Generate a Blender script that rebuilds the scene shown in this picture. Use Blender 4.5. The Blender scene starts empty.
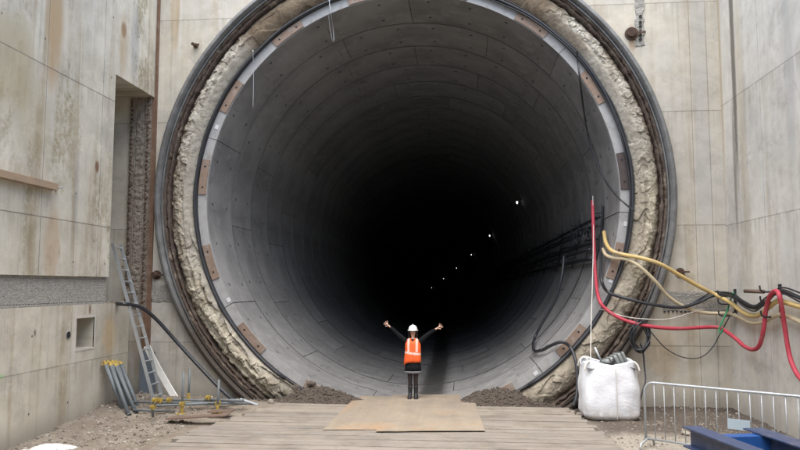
import bpy, bmesh, math, random
from mathutils import Vector, Matrix, noise
random.seed(7)
R = math.radians; PI = math.pi
sc = bpy.context.scene
COL = sc.collection

# ------------------------------------------------------------------ camera
F = 700.0                                   # focal length in photo pixels (800 wide)
YAW, PITCH = R(5.3), R(4.9)
CAM = Vector((1.35, -16.5, 2.75))
fw = Vector((-math.sin(YAW)*math.cos(PITCH), math.cos(YAW)*math.cos(PITCH), math.sin(PITCH)))
rt = Vector((math.cos(YAW), math.sin(YAW), 0))
up = rt.cross(fw)
cd = bpy.data.cameras.new('camera'); cam = bpy.data.objects.new('camera', cd); COL.objects.link(cam)
cd.sensor_width = 36; cd.lens = F/800*36; cd.clip_start = .05; cd.clip_end = 2000
cam.matrix_world = Matrix(((rt.x, up.x, -fw.x, CAM.x), (rt.y, up.y, -fw.y, CAM.y), (rt.z, up.z, -fw.z, CAM.z), (0, 0, 0, 1)))
sc.camera = cam
def ray(px, py): return fw + rt*((px-400)/F) + up*((225-py)/F)
def atY(px, py, Y):
    d = ray(px, py); return CAM + d*((Y-CAM.y)/d.y)
def atX(px, py, X):
    d = ray(px, py); return CAM + d*((X-CAM.x)/d.x)
def atZ(px, py, Z=0.0):
    d = ray(px, py); return CAM + d*((Z-CAM.z)/d.z)

XL, XR = -6.33, 7.27                        # faces of the side walls
CZ = 4.87                                   # tunnel axis height
RI = 4.94                                   # inner radius of the lining
WTOP = 11.6
YB = -27.0                                  # far (rear) wall of the shaft

# ------------------------------------------------------------------ helpers
class MB:
    def __init__(s): s.v = []; s.f = []; s.m = []; s.col = None
    def add(s, vs, fs, mi=0):
        o = len(s.v); s.v += [tuple(v) for v in vs]; s.f += [tuple(i+o for i in f) for f in fs]; s.m += [mi]*len(fs)
    def box(s, lo, hi, mi=0, rot=None, org=None, bev=0.0):
        lo = Vector(lo); hi = Vector(hi)
        if bev > 0:
            bm = bmesh.new(); bmesh.ops.create_cube(bm, size=1)
            for v in bm.verts: v.co = Vector((lo[i]+(v.co[i]+.5)*(hi[i]-lo[i]) for i in range(3)))
            bmesh.ops.bevel(bm, geom=bm.edges[:], offset=bev, segments=2, profile=.6, affect='EDGES')
            vs = [v.co.copy() for v in bm.verts]; bm.verts.index_update(); fs = [[v.index for v in f.verts] for f in bm.faces]; bm.free()
        else:
            vs = [Vector((x, y, z)) for z in (lo.z, hi.z) for y in (lo.y, hi.y) for x in (lo.x, hi.x)]
            fs = [(0, 2, 3, 1), (4, 5, 7, 6), (0, 1, 5, 4), (2, 6, 7, 3), (0, 4, 6, 2), (1, 3, 7, 5)]
        if rot is not None:
            org = Vector(org) if org is not None else Vector((0, 0, 0))
            vs = [rot @ (v-org) + org for v in vs]
        s.add(vs, fs, mi)
    def tube(s, pts, r, n=10, smooth=True, mi=0, sub=8, cap=True):
        pts = [Vector(p) for p in pts]
        if smooth and len(pts) > 2:
            q = []; P = [pts[0]*2-pts[1]] + pts + [pts[-1]*2-pts[-2]]
            for i in range(1, len(P)-2):
                a, b, c, d = P[i-1:i+3]
                for k in range(sub):
                    t = k/sub
                    q.append(.5*((2*b)+(c-a)*t+(2*a-5*b+4*c-d)*t*t+(3*b-a-3*c+d)*t**3))
            q.append(pts[-1]); pts = q
        t0 = (pts[1]-pts[0]).normalized()
        nrm = t0.orthogonal().normalized()
        vs = []; L = len(pts)
        for i, p in enumerate(pts):
            t = (pts[min(i+1, L-1)]-pts[max(i-1, 0)]).normalized()
            nrm = (nrm - t*nrm.dot(t)).normalized(); b = t.cross(nrm)
            rr = r(i/(L-1)) if callable(r) else r
            for k in range(n):
                a = 2*PI*k/n; vs.append(p+nrm*math.cos(a)*rr+b*math.sin(a)*rr)
        fs = []
        for i in range(L-1):
            for k in range(n):
                fs.append((i*n+k, i*n+(k+1) % n, (i+1)*n+(k+1) % n, (i+1)*n+k))
        if cap: fs.append(tuple(range(n-1, -1, -1))); fs.append(tuple((L-1)*n+k for k in range(n)))
        s.add(vs, fs, mi)
    def rod(s, a, b, r, n=10, mi=0): s.tube([a, b], r, n, False, mi)
    def loft(s, rings, mi=0, cap=True):
        n = len(rings[0]); vs = [v for rg in rings for v in rg]; fs = []
        for i in range(len(rings)-1):
            for k in range(n): fs.append((i*n+k, i*n+(k+1) % n, (i+1)*n+(k+1) % n, (i+1)*n+k))
        if cap: fs.append(tuple(range(n-1, -1, -1))); fs.append(tuple((len(rings)-1)*n+k for k in range(n)))
        s.add(vs, fs, mi)
    def build(s, name, mats, parent=None, smooth=False, colors=None):
        me = bpy.data.meshes.new(name); me.from_pydata(s.v, [], s.f)
        for m in (mats if isinstance(mats, (list, tuple)) else [mats]): me.materials.append(m)
        me.polygons.foreach_set('material_index', s.m)
        me.polygons.foreach_set('use_smooth', [smooth]*len(s.f))
        if colors is not None:
            at = me.color_attributes.new('Col', 'FLOAT_COLOR', 'POINT')
            at.data.foreach_set('color', [c for v in colors for c in (v[0], v[1], v[2], 1.0)])
        me.update()
        bm = bmesh.new(); bm.from_mesh(me); bmesh.ops.recalc_face_normals(bm, faces=bm.faces); bm.to_mesh(me); bm.free()
        o = bpy.data.objects.new(name, me); COL.objects.link(o)
        if parent: o.parent = parent
        return o
def autosmooth(o, ang=40):
    me = o.data; bm = bmesh.new(); bm.from_mesh(me)
    for f in bm.faces: f.smooth = True
    for e in bm.edges:
        if len(e.link_faces) == 2 and e.calc_face_angle(0) > R(ang): e.smooth = False
    bm.to_mesh(me); bm.free(); return o
def tag(o, label=None, cat=None, group=None, kind=None):
    if label: o['label'] = label
    if cat: o['category'] = cat
    if group: o['group'] = group
    if kind: o['kind'] = kind
    return o
def empty(name, loc=(0, 0, 0), label=None, cat=None, group=None):
    o = bpy.data.objects.new(name, None); COL.objects.link(o); o.location = loc; o.empty_display_size = .2
    bpy.context.view_layer.update()
    return tag(o, label, cat, group)
def copy_tree(o, parent=None):
    c = o.copy(); COL.objects.link(c); c.parent = parent
    for ch in list(o.children): copy_tree(ch, c)
    return c
def fbm(p, s=1.0, oct=4):
    return noise.fractal(Vector(p)*s, 1.0, 2.0, oct)
ORD = ['nearest', 'second', 'third', 'fourth', 'fifth', 'sixth', 'seventh', 'eighth', 'ninth', 'tenth', 'eleventh', 'twelfth', 'thirteenth', 'fourteenth', 'fifteenth', 'sixteenth']

# ------------------------------------------------------------------ node expressions
class NT:
    def __init__(s, name):
        s.mat = bpy.data.materials.new(name); s.mat.use_nodes = True; s.nt = s.mat.node_tree
        s.b = s.nt.nodes['Principled BSDF']
    def n(s, t): return s.nt.nodes.new(t)
    def lk(s, a, b):
        if isinstance(a, E): a = a.s
        if hasattr(a, 'is_output'): s.nt.links.new(a, b)
        else:
            try: b.default_value = a
            except Exception: b.default_value = (a[0], a[1], a[2], 1)
    def math(s, op, a, b=0.0, c=None):
        m = s.n('ShaderNodeMath'); m.operation = op; s.lk(a, m.inputs[0]); s.lk(b, m.inputs[1])
        if c is not None: s.lk(c, m.inputs[2])
        return E(s, m.outputs[0])
    def coords(s, kind='Object'):
        t = s.n('ShaderNodeTexCoord'); return E(s, t.outputs[kind])
    def sep(s, v):
        m = s.n('ShaderNodeSeparateXYZ'); s.lk(v, m.inputs[0]); return [E(s, m.outputs[i]) for i in range(3)]
    def comb(s, x, y, z):
        m = s.n('ShaderNodeCombineXYZ'); s.lk(x, m.inputs[0]); s.lk(y, m.inputs[1]); s.lk(z, m.inputs[2]); return E(s, m.outputs[0])
    def noise(s, v, scale=1, detail=4, rough=.55, dist=0.0):
        m = s.n('ShaderNodeTexNoise'); s.lk(v, m.inputs['Vector']); m.inputs['Scale'].default_value = scale
        m.inputs['Detail'].default_value = detail; m.inputs['Roughness'].default_value = rough; m.inputs['Distortion'].default_value = dist
        return E(s, m.outputs['Fac'])
    def voro(s, v, scale=1, feature='F1'):
        m = s.n('ShaderNodeTexVoronoi'); m.feature = feature; s.lk(v, m.inputs['Vector']); m.inputs['Scale'].default_value = scale
        return E(s, m.outputs['Distance'])
    def white(s, v):
        m = s.n('ShaderNodeTexWhiteNoise'); m.noise_dimensions = '3D'; s.lk(v, m.inputs['Vector']); return E(s, m.outputs['Value'])
    def ramp(s, x, lo, hi, a=0.0, b=1.0):
        m = s.n('ShaderNodeMapRange'); m.interpolation_type = 'SMOOTHSTEP'; s.lk(x, m.inputs['Value'])
        m.inputs['From Min'].default_value = lo; m.inputs['From Max'].default_value = hi
        m.inputs['To Min'].default_value = a; m.inputs['To Max'].default_value = b
        return E(s, m.outputs['Result'])
    def mix(s, f, a, b, mode='MIX'):
        m = s.n('ShaderNodeMix'); m.data_type = 'RGBA'; m.blend_type = mode
        s.lk(f, m.inputs[0]); s.lk(a, m.inputs[6]); s.lk(b, m.inputs[7]); return E(s, m.outputs[2])
    def attr(s, name='Col'):
        m = s.n('ShaderNodeAttribute'); m.attribute_name = name; return E(s, m.outputs['Color'])
    def objrand(s):
        m = s.n('ShaderNodeObjectInfo'); return E(s, m.outputs['Random'])
    def done(s, col, rough=.85, bump=None, bstr=.3, bdist=.02, metal=0.0, spec=None):
        s.lk(col, s.b.inputs['Base Color']); s.lk(rough, s.b.inputs['Roughness']); s.lk(metal, s.b.inputs['Metallic'])
        if spec is not None: s.b.inputs['Specular IOR Level'].default_value = spec
        if bump is not None:
            bn = s.n('ShaderNodeBump'); bn.inputs['Strength'].default_value = bstr; bn.inputs['Distance'].default_value = bdist
            s.lk(bump, bn.inputs['Height']); s.nt.links.new(bn.outputs[0], s.b.inputs['Normal'])
        return s.mat
class E:
    def __init__(e, t, s): e.t = t; e.s = s
    def __add__(e, o): return e.t.math('ADD', e, o)
    def __radd__(e, o): return e.t.math('ADD', e, o)
    def __sub__(e, o): return e.t.math('SUBTRACT', e, o)
    def __rsub__(e, o): return e.t.math('SUBTRACT', o, e)
    def __mul__(e, o): return e.t.math('MULTIPLY', e, o)
    __rmul__ = __mul__
    def __truediv__(e, o): return e.t.math('DIVIDE', e, o)
    def abs(e): return e.t.math('ABSOLUTE', e)
    def max(e, o): return e.t.math('MAXIMUM', e, o)
    def min(e, o): return e.t.math('MINIMUM', e, o)
    def lt(e, o): return e.t.math('LESS_THAN', e, o)
    def gt(e, o): return e.t.math('GREATER_THAN', e, o)
    def floor(e): return e.t.math('FLOOR', e)
    def mod(e, o): return e.t.math('FLOORED_MODULO', e, o)
    def pow(e, o): return e.t.math('POWER', e, o)

def simple(name, col, rough=.6, metal=0.0, var=.25, scale=6, bstr=.15, bdist=.01, dirt=None, dirt_amt=.5):
    t = NT(name); P = t.coords(); n = t.noise(P, scale, 6, .65); n2 = t.noise(P, scale*6, 4, .6)
    dark = tuple(c*(1-var) for c in col); lite = tuple(min(1, c*(1+var)) for c in col)
    c = t.mix(n, dark, lite)
    if dirt: c = t.mix(t.ramp(t.noise(P, scale*.7, 8, .7), .5, .72, 0, dirt_amt), c, dirt)
    return t.done(c, t.ramp(n2, .3, .7, rough*.85, min(1, rough*1.15)), n2, bstr, bdist, metal)

CREAM = (.47, .44, .375); GREYC = (.40, .395, .37); OCHRE = (.33, .26, .16)
def wall_mat(name, ax, hz, vt, spots=(), ochre=.5, vstreak=.5, cream=CREAM, grey=GREYC, patch=0.0, bandz=None, strips=(), foot=.6, seed=0, ties=.35, jdark=.75):
    t = NT(name); P = t.coords(); c = t.sep(P); u = c[ax]; z = c[2]
    Q = t.comb(u+seed*7.3, seed*3.1, z)
    n1 = t.noise(Q, .32, 5, .6); n2 = t.noise(Q, 2.3, 8, .68); n3 = t.noise(Q, 22, 5, .7)
    st = t.noise(t.comb(u*2.1+seed, 3.0, z*.10), 1, 5, .62, .3)
    st2 = t.noise(t.comb(u*9.0, 9.0+seed, z*.22), 1, 6, .65, .2)
    col = t.mix(t.ramp(n1, .36, .64), cream, grey)
    # each shutter panel is cast a little lighter or darker
    pan = t.white(t.comb((u/1.22).floor(), 1.0+seed, (z/2.72).floor()))
    col = t.mix(1.0, col, t.mix(pan, (.955, .955, .955), (1.04, 1.04, 1.035)), 'MULTIPLY')
    col = t.mix(t.ramp(st, .48, .68, 0, vstreak*1.2)*t.ramp(n2, .25, .6, .4, 1), col, OCHRE)
    col = t.mix(t.ramp(st2, .56, .75, 0, .45*vstreak+.12), col, (.20, .19, .17))
    col = t.mix(t.ramp(t.noise(t.comb(u*5.0, 1.7+seed, z*.16), 1, 4, .6), .58, .74, 0, .45), col, (.66, .65, .61))
    if patch: # mottled mould and wash marks
        pm = t.ramp(t.noise(t.comb(u*1.3, seed, z*.75), .9, 12, .8, .1), .46, .56)*t.ramp(t.noise(t.comb(u*.9+4, 0, z*.2), 1, 3, .5), .42, .60)*t.ramp(t.noise(Q, 12, 6, .8), .3, .55)
        col = t.mix(pm*patch, col, (.31, .265, .165))
    col = t.mix(t.ramp(n2, .30, .75), col, t.mix(1.0, col, (.80, .79, .77), 'MULTIPLY'))
    col = t.mix(t.ramp(n3, .62, .74, 0, .30), col, (.15, .14, .12))
    n5 = t.noise(Q, 1.1, 10, .75, .4)
    col = t.mix(t.ramp(n5, .52, .66, 0, .38), col, (.30, .285, .25))
    col = t.mix(t.ramp(t.noise(Q, 5, 9, .75), .56, .68, 0, .4), col, (.63, .61, .56))
    jm = None
    wob = (n2-.5)*.010
    for zz in hz:
        m = ((z-zz+wob).abs()).lt(.011); jm = m if jm is None else jm.max(m)
    for item in vt:
        uu, z0, z1 = item if isinstance(item, tuple) else (item, -9, 99)
        m = ((u-uu+wob).abs()).lt(.009)*z.gt(z0)*z.lt(z1); jm = m if jm is None else jm.max(m)
    # water marks running down from the pour joints
    for zz in hz:
        d = zz - z
        col = t.mix(t.ramp(d, 0.0, .55, .34, 0)*d.gt(0)*t.ramp(st2, .42, .62), col, (.25, .22, .17))
    # tie holes
    du = ((u+.31).mod(1.22)-.61); dz = ((z+.2).mod(1.36)-.68)
    tie = (du*du+dz*dz).lt(.00045)*t.white(t.comb(((u+.31)/1.22).floor(), 2.0, ((z+.2)/1.36).floor())).gt(ties)
    col = t.mix(tie*.85, col, (.06, .055, .05))
    for (su, sz, ru, rz, s, rc) in spots:
        d = ((u-su)/ru).pow(2.0) if False else ((u-su)/ru)*((u-su)/ru) + ((z-sz)/rz)*((z-sz)/rz)
        m = t.ramp(d + (n2-.5)*1.6 + (st2-.5)*.9, .15, 1.3, s, 0)
        col = t.mix(m, col, rc)
    for (u0, u1, z0, z1, s, rc) in strips:
        m = u.gt(u0)*u.lt(u1)*z.gt(z0)*z.lt(z1)*t.ramp(st, .2, .7, .5, 1)*s
        col = t.mix(m, col, rc)
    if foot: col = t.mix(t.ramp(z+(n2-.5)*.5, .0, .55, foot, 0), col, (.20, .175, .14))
    if jm is not None: col = t.mix(jm*t.ramp(n2, .2, .6, .4, 1)*jdark, col, (.12, .105, .09))
    h = n3*.25+n2*.8
    if jm is not None: h = h - jm*.9
    h = h - tie*1.2
    return t.done(col, .88, h, .45, .012)

RUST = (.16, .07, .035); RUSTL = (.34, .17, .07)
# ------------------------------------------------------------------ world and light
w = bpy.data.worlds.new('World'); sc.world = w; w.use_nodes = True
wn = w.node_tree; bg = wn.nodes['Background']; sky = wn.nodes.new('ShaderNodeTexSky'); sky.sky_type = 'NISHITA'
SUN_EL, SUN_AZ = R(72), R(184)               # azimuth clockwise from +Y
sky.sun_disc = False; sky.sun_elevation = SUN_EL; sky.sun_rotation = SUN_AZ
sky.air_density = 1.0; sky.dust_density = 2.0; sky.ozone_density = 1.0; sky.altitude = 50
wn.links.new(sky.outputs[0], bg.inputs[0]); bg.inputs[1].default_value = .12
sd = bpy.data.lights.new('sun', 'SUN'); so = bpy.data.objects.new('sun', sd); COL.objects.link(so)
sd.energy = 2.0; sd.angle = R(85); sd.color = (1, .95, .87)
dirv = Vector((math.sin(SUN_AZ)*math.cos(SUN_EL), math.cos(SUN_AZ)*math.cos(SUN_EL), math.sin(SUN_EL)))
so.rotation_euler = dirv.to_track_quat('Z', 'Y').to_euler(); so.location = (0, -12, 30)
sc.view_settings.view_transform = 'Standard'; sc.view_settings.look = 'None'; sc.view_settings.gamma = 1
sc.view_settings.use_curve_mapping = False; sc.view_settings.exposure = 1.7
sc.render.engine = 'CYCLES'; sc.cycles.max_bounces = 10; sc.cycles.diffuse_bounces = 7

# ------------------------------------------------------------------ materials
def zpix(px, py, plane):   # height on a wall of a photo point
    return plane(px, py).z
fY = lambda x, y: atY(x, y, 0); lX = lambda x, y: atX(x, y, XL); rX = lambda x, y: atX(x, y, XR)
zj1, zj2, zj3, zj4 = fY(690, 111).z, fY(660, 3).z, fY(700, 225).z, fY(670, 346).z
rs = (.30, .16, .06)
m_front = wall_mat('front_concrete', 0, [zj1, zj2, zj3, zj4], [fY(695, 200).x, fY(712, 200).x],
    spots=[(fY(632, 34).x, fY(632, 38).z, .09, .35, .6, rs), (fY(662, 365).x, fY(662, 355).z, .4, .6, .35, (.42, .28, .14)),
           (fY(175, 20).x, fY(175, 12).z, .14, 1.2, .5, (.38, .27, .14)), (fY(688, 300).x, 2.3, .5, .25, .3, (.3, .27, .22)),
           (fY(138, 300).x, 2.0, .12, 1.6, .5, (.24, .16, .10)), (fY(680, 270).x, fY(680, 275).z, .13, .09, .9, (.10, .05, .03))],
    strips=[(fY(697, 200).x, fY(712, 200).x, -1, 20, .35, (.36, .365, .36))], vstreak=.5, cream=(.57, .525, .43), grey=(.51, .485, .43), seed=1, ties=.85, jdark=.5)
def ly(px, py): return lX(px, py).y
m_leftU = wall_mat('left_upper_concrete', 1, [lX(60, 73).z, lX(50, 218).z], [ly(103, 100), ly(42, 190)],
    spots=[(ly(124, 30), lX(124, 30).z, .13, .2, .9, RUST), (ly(124, 30), lX(124, 45).z, .2, .8, .5, (.42, .3, .16)),
           (ly(97, 168), lX(97, 167).z, .09, .15, .9, RUST), (ly(52, 240), lX(52, 245).z, .28, .8, .5, (.40, .26, .14)),
           (ly(55, 20), lX(55, 20).z, .3, 1.5, .8, (.38, .26, .13)), (ly(12, 70), lX(12, 60).z, .7, 1.0, .7, (.36, .31, .19)), (ly(30, 110), lX(30, 115).z, .6, .8, .4, (.35, .30, .19)), (ly(135, 40), lX(135, 40).z, .25, 1.0, .45, (.30, .32, .34)),
           (ly(78, 150), lX(78, 195).z, .10, 1.0, .35, (.22, .22, .24))],
    vstreak=.65, patch=.95, cream=(.67, .635, .54), grey=(.55, .52, .435), foot=0, seed=2, ties=.5, jdark=.7)
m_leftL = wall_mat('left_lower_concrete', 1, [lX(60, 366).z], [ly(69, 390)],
    spots=[(ly(110, 330), lX(110, 335).z, .35, .5, .45, (.45, .31, .14)), (ly(90, 310), lX(90, 309).z, .05, .12, .8, RUST),
           (ly(35, 333), lX(35, 333).z, .04, .08, .8, (.08, .07, .06)), (ly(0, 380), lX(0, 377).z, .12, .05, .5, (.2, .5, .15))],
    vstreak=.6, cream=(.62, .575, .47), grey=(.53, .50, .43), seed=3, ties=.6, jdark=.45, patch=.25)
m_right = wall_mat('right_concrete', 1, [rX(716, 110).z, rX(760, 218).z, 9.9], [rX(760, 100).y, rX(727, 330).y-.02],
    spots=[(rX(733, 60).y, rX(733, 40).z, .13, 3.4, .85, (.12, .10, .075)), (rX(719, 60).y, rX(719, 40).z, .16, 4.2, .6, (.42, .31, .17)), (rX(790, 100).y, rX(790, 60).z, .2, 2.5, .35, (.33, .33, .31)),
           (rX(735, 170).y, rX(735, 170).z, .10, 1.6, .6, (.14, .12, .09)), (rX(742, 140).y, rX(742, 100).z, .2, 3.0, .35, (.46, .38, .24))],
    vstreak=.25, cream=(.72, .69, .61), grey=(.62, .60, .55), seed=4, ties=.75, jdark=.5, foot=.4)
m_rear = wall_mat('rear_concrete', 0, [3, 6, 9], [-3, 0, 3], seed=5, cream=(.24, .235, .22), grey=(.20, .20, .19))

def rough_mat(name, c1=(.46, .44, .395), c2=(.22, .205, .18)):
    t = NT(name); P = t.coords(); v = t.voro(P, 34); n = t.noise(P, 8, 8, .75); n4 = t.noise(P, 45, 5, .75)
    col = t.mix(t.ramp(n, .35, .7), c1, tuple(x*.72 for x in c1))
    col = t.mix(t.ramp(v, .15, .55, .9, 0)*t.ramp(n4, .3, .6), col, c2)
    col = t.mix(t.ramp(n4, .6, .72, 0, .6), col, (.5, .48, .44))
    return t.done(col, .95, n4+v*.8+n, .9, .03)
m_rough = rough_mat('scabbled_concrete')
m_roughb = rough_mat('brown_scabbled_concrete', (.36, .31, .255), (.15, .12, .095))
m_roughd = rough_mat('rusty_scabbled_concrete', (.30, .25, .20), (.08, .055, .04))

def lining_mat():
    t = NT('lining_concrete'); P = t.coords(); c = t.sep(P)
    n1 = t.noise(P, .8, 6, .6); n2 = t.noise(P, 7, 6, .7); n3 = t.noise(P, 40, 4, .6)
    ang = t.math('ARCTAN2', c[2], c[0])
    seg = t.attr()
    col = t.mix(t.ramp(n1, .3, .7), (.275, .272, .266), (.175, .174, .172))
    col = t.mix(1.0, col, seg, 'MULTIPLY')
    sm = t.noise(t.comb(ang*14.0, c[1]*1.2, 0.0), 1, 5, .6)
    col = t.mix(t.ramp(sm, .55, .72, 0, .35), col, (.38, .385, .38))
    col = t.mix(t.ramp(t.noise(P, 2.2, 9, .75), .5, .64, 0, .5), col, (.33, .33, .32))
    drip = t.noise(t.comb(ang*26.0, c[1]*.5+c[2]*.4, 1.0), 1, 4, .6)
    col = t.mix(t.ramp(drip, .6, .72, 0, .5), col, (.10, .098, .09))
    col = t.mix(t.ramp(n2, .58, .72, 0, .4), col, (.16, .155, .15))
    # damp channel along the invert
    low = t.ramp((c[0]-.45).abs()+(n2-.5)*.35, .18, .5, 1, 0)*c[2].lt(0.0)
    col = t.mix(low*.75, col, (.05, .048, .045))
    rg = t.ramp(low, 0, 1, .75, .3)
    return t.done(col, rg, n2*.5+n3*.3, .25, .008)
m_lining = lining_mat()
m_linface = simple('lining_end_concrete', (.34, .34, .335), .85, var=.28, scale=5, bstr=.4, dirt=(.20, .185, .16), dirt_amt=.75)
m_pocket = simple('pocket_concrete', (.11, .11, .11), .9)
t = NT('joint_gasket'); P = t.coords(); c = t.sep(P)
m_joint = t.done(t.mix(t.ramp(c[2]+t.noise(P, 2, 4, .6), .2, -2.2, 0, 1), (.085, .085, .085), (.018, .017, .016)), .8)   # joint colour gets darker towards the lower half of the ring
m_plate = simple('packing_plate', (.23, .165, .125), .85, var=.4, scale=8, dirt=(.30, .28, .25), dirt_amt=.8)
m_plated = simple('dark_packing_plate', (.06, .045, .042), .7, var=.3)
m_hole = simple('bolt_hole', (.02, .018, .016), .9)
m_sticker = simple('white_tag', (.58, .59, .60), .6, var=.2, scale=20)
m_rust = simple('rusty_steel', (.085, .050, .036), .9, var=.5, scale=9, bstr=.6, bdist=.02, dirt=(.24, .17, .12), dirt_amt=.8)
m_flange = simple('debris_caked_flange', (.088, .064, .050), .95, var=.5, scale=7, bstr=.8, bdist=.03, dirt=(.30, .25, .19), dirt_amt=.95)
m_cstrip = simple('brown_corner_steel', (.17, .10, .065), .9, var=.5, scale=3, bstr=.6, bdist=.02, dirt=(.33, .25, .18), dirt_amt=.6)
m_rubber = simple('black_rubber', (.022, .022, .024), .5, var=.3)
m_cable = simple('black_cable', (.025, .027, .032), .45, var=.25)
m_hosered = simple('red_hose', (.42, .040, .065), .6, var=.25, scale=5, dirt=(.33, .13, .12), dirt_amt=.75)
m_hoseyel = simple('yellow_hose', (.55, .40, .16), .5, var=.25, scale=4, dirt=(.36, .30, .2), dirt_amt=.8)
m_hosebei = simple('beige_hose', (.52, .44, .29), .5, var=.15, dirt=(.35, .29, .2))
m_hosegry = simple('cream_hose', (.50, .46, .38), .5, var=.15, dirt=(.33, .3, .25))
m_green = simple('green_rope', (.02, .22, .09), .7, var=.3, scale=30)
m_cord = simple('white_cord', (.62, .60, .55), .8, var=.2, scale=30)
m_galv = simple('galvanised_steel', (.42, .45, .47), .5, .5, var=.3, scale=9, dirt=(.30, .27, .22), dirt_amt=.6)
m_alu = simple('aluminium', (.55, .58, .60), .38, .7, var=.15, scale=14, dirt=(.4, .38, .34), dirt_amt=.3)
m_prop = simple('grey_painted_steel', (.14, .16, .17), .6, .1, var=.25, scale=10, dirt=(.25, .21, .16))
m_yellow = simple('yellow_coupler', (.42, .30, .07), .6, .2, var=.35, scale=18, dirt=(.2, .12, .06))
m_board = simple('dark_grey_board', (.085, .10, .12), .6, var=.2, scale=4)
m_whiteb = simple('white_board', (.72, .71, .67), .6, var=.08, scale=4, dirt=(.4, .37, .32), dirt_amt=.3)
m_rimc = simple('pale_mortar', (.52, .50, .45), .9, var=.25)
m_orange_rust = simple('rusty_plate', (.15, .10, .075), .8, var=.4, scale=5, dirt=(.12, .10, .09))

def collar_mat():
    t = NT('collar_steel'); P = t.coords(); c = t.sep(P); n = t.noise(P, 3, 8, .7); n2 = t.noise(P, 30, 5, .7)
    col = t.mix(t.ramp(n, .3, .7), (.19, .195, .19), (.10, .10, .098))
    zz = c[2]
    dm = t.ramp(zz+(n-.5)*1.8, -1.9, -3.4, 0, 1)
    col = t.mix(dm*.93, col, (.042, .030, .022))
    col = t.mix(t.ramp(n2*.5+n*.5, .56, .66, 0, .5), col, (.22, .18, .14))
    return t.done(col, .6, n2+n, .4, .01, 0.0)
m_collar = collar_mat()
def grout_mat():
    t = NT('grout'); P = t.coords(); n = t.noise(P, 6, 10, .75); n2 = t.noise(P, 30, 6, .75); v = t.voro(P, 9)
    col = t.mix(1.0, t.attr(), t.mix(t.ramp(n, .3, .7), (.70, .68, .64), (1.2, 1.19, 1.15)), 'MULTIPLY')
    col = t.mix(t.ramp(n2, .55, .72, 0, .55), col, (.11, .09, .07))
    col = t.mix(t.ramp(t.noise(P, 14, 6, .7), .62, .72, 0, .6), col, (.60, .57, .50))
    return t.done(col, .95, n*1.2+n2*.5+v*.4, .8, .035)
m_grout = grout_mat()

def ground_mat():
    t = NT('ground_soil'); P = t.coords(); c = t.sep(P); x, y, z = c
    n = t.noise(P, 1.1, 8, .7); n2 = t.noise(P, 9, 8, .75); n3 = t.noise(P, 60, 4, .7); v = t.voro(P, 26); v2 = t.voro(P, 75)
    gravel = t.mix(t.ramp(n, .35, .65), (.21, .17, .13), (.31, .27, .215))
    dark = t.mix(t.ramp(n2, .3, .7), (.060, .046, .036), (.115, .088, .066))
    path = t.mix(t.ramp(n2, .3, .7), (.42, .38, .31), (.33, .295, .24))
    edge = (n-.5)*1.6+(n2-.5)*.5
    right = t.ramp(x+edge*.4, 3.4, 4.1)
    back = t.ramp(y+edge*.6, -3.3, -2.6)
    col = t.mix(right, gravel, path)
    col = t.mix(right*back*.9, col, dark)
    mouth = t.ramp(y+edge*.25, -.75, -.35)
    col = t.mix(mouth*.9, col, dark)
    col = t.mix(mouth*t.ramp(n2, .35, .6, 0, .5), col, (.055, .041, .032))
    heap = t.ramp(z+edge*.05, .08, .22, 0, .55)*x.lt(-2.8)
    col = t.mix(heap, col, (.12, .095, .075))
    col = t.mix(t.ramp(v, .0, .35, .6, 0)*t.ramp(n2, .45, .6), col, (.42, .39, .33))
    col = t.mix(t.ramp(v2, .1, .5, .5, 0)*t.ramp(n3, .4, .6), col, (.10, .085, .07))
    return t.done(col, .95, n2+v*-.6+n3*.4, .9, .04)
m_ground = ground_mat()
def wood_mat(name, a, b, stain, amt=.5, along=0, scale=1.0, orange=None, mud=0.35):
    t = NT(name); P = t.coords(); c = t.sep(P); r = t.objrand()
    k = [6.0, 6.0, 6.0]; k[along] = .45
    g = t.noise(t.comb(c[0]*k[0]*scale+r*40, c[1]*k[1]*scale, c[2]*k[2]), 1, 8, .7, .4)
    gf = t.noise(t.comb(c[0]*k[0]*6, c[1]*k[1]*6+r*9, c[2]*k[2]*6), 1, 4, .6)
    n = t.noise(P, 1.3, 8, .7)
    col = t.mix(t.ramp(g, .3, .7), a, b)
    col = t.mix(1.0, col, t.mix(r, (.82, .82, .83), (1.14, 1.12, 1.08)), 'MULTIPLY')
    col = t.mix(t.ramp(n, .45, .68, 0, amt), col, stain)
    if orange: col = t.mix(t.ramp(t.noise(t.comb(c[0]*1.1, c[1]*.8, 4), 1, 6, .65), .5, .72, 0, .7), col, orange)
    col = t.mix(t.ramp(gf, .6, .75, 0, .45), col, (.10, .085, .07))
    sc_ = t.noise(t.comb(c[0]*14.0, c[1]*1.6, 1.0), 1, 5, .75, .8)
    col = t.mix(t.ramp(sc_, .60, .70, 0, mud*.9), col, (.15, .125, .10))
    m1 = t.noise(P, 3.1, 10, .78, .3); m2 = t.noise(t.comb(c[0]*1.0, c[1]*2.5, 3.0), 1.7, 7, .7)
    col = t.mix(t.ramp(m2, .45, .6, 0, mud), col, (.27, .235, .19))
    col = t.mix(t.ramp(m1, .52, .64, 0, mud), col, (.19, .155, .115))
    col = t.mix(t.ramp(t.noise(P, 45, 4, .7), .60, .7, 0, .6), col, (.12, .10, .08))
    return t.done(col, .85, g+gf*.6, .5, .008)
m_deck = wood_mat('weathered_timber', (.29, .262, .225), (.215, .192, .162), (.14, .118, .092), .7, mud=.5)
m_ply = wood_mat('worn_plywood', (.31, .262, .20), (.25, .212, .165), (.19, .165, .135), .6, 1, .5, orange=(.37, .225, .115))
m_waler = wood_mat('pale_timber', (.44, .32, .21), (.37, .265, .17), (.34, .24, .15), .3, 1)

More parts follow.
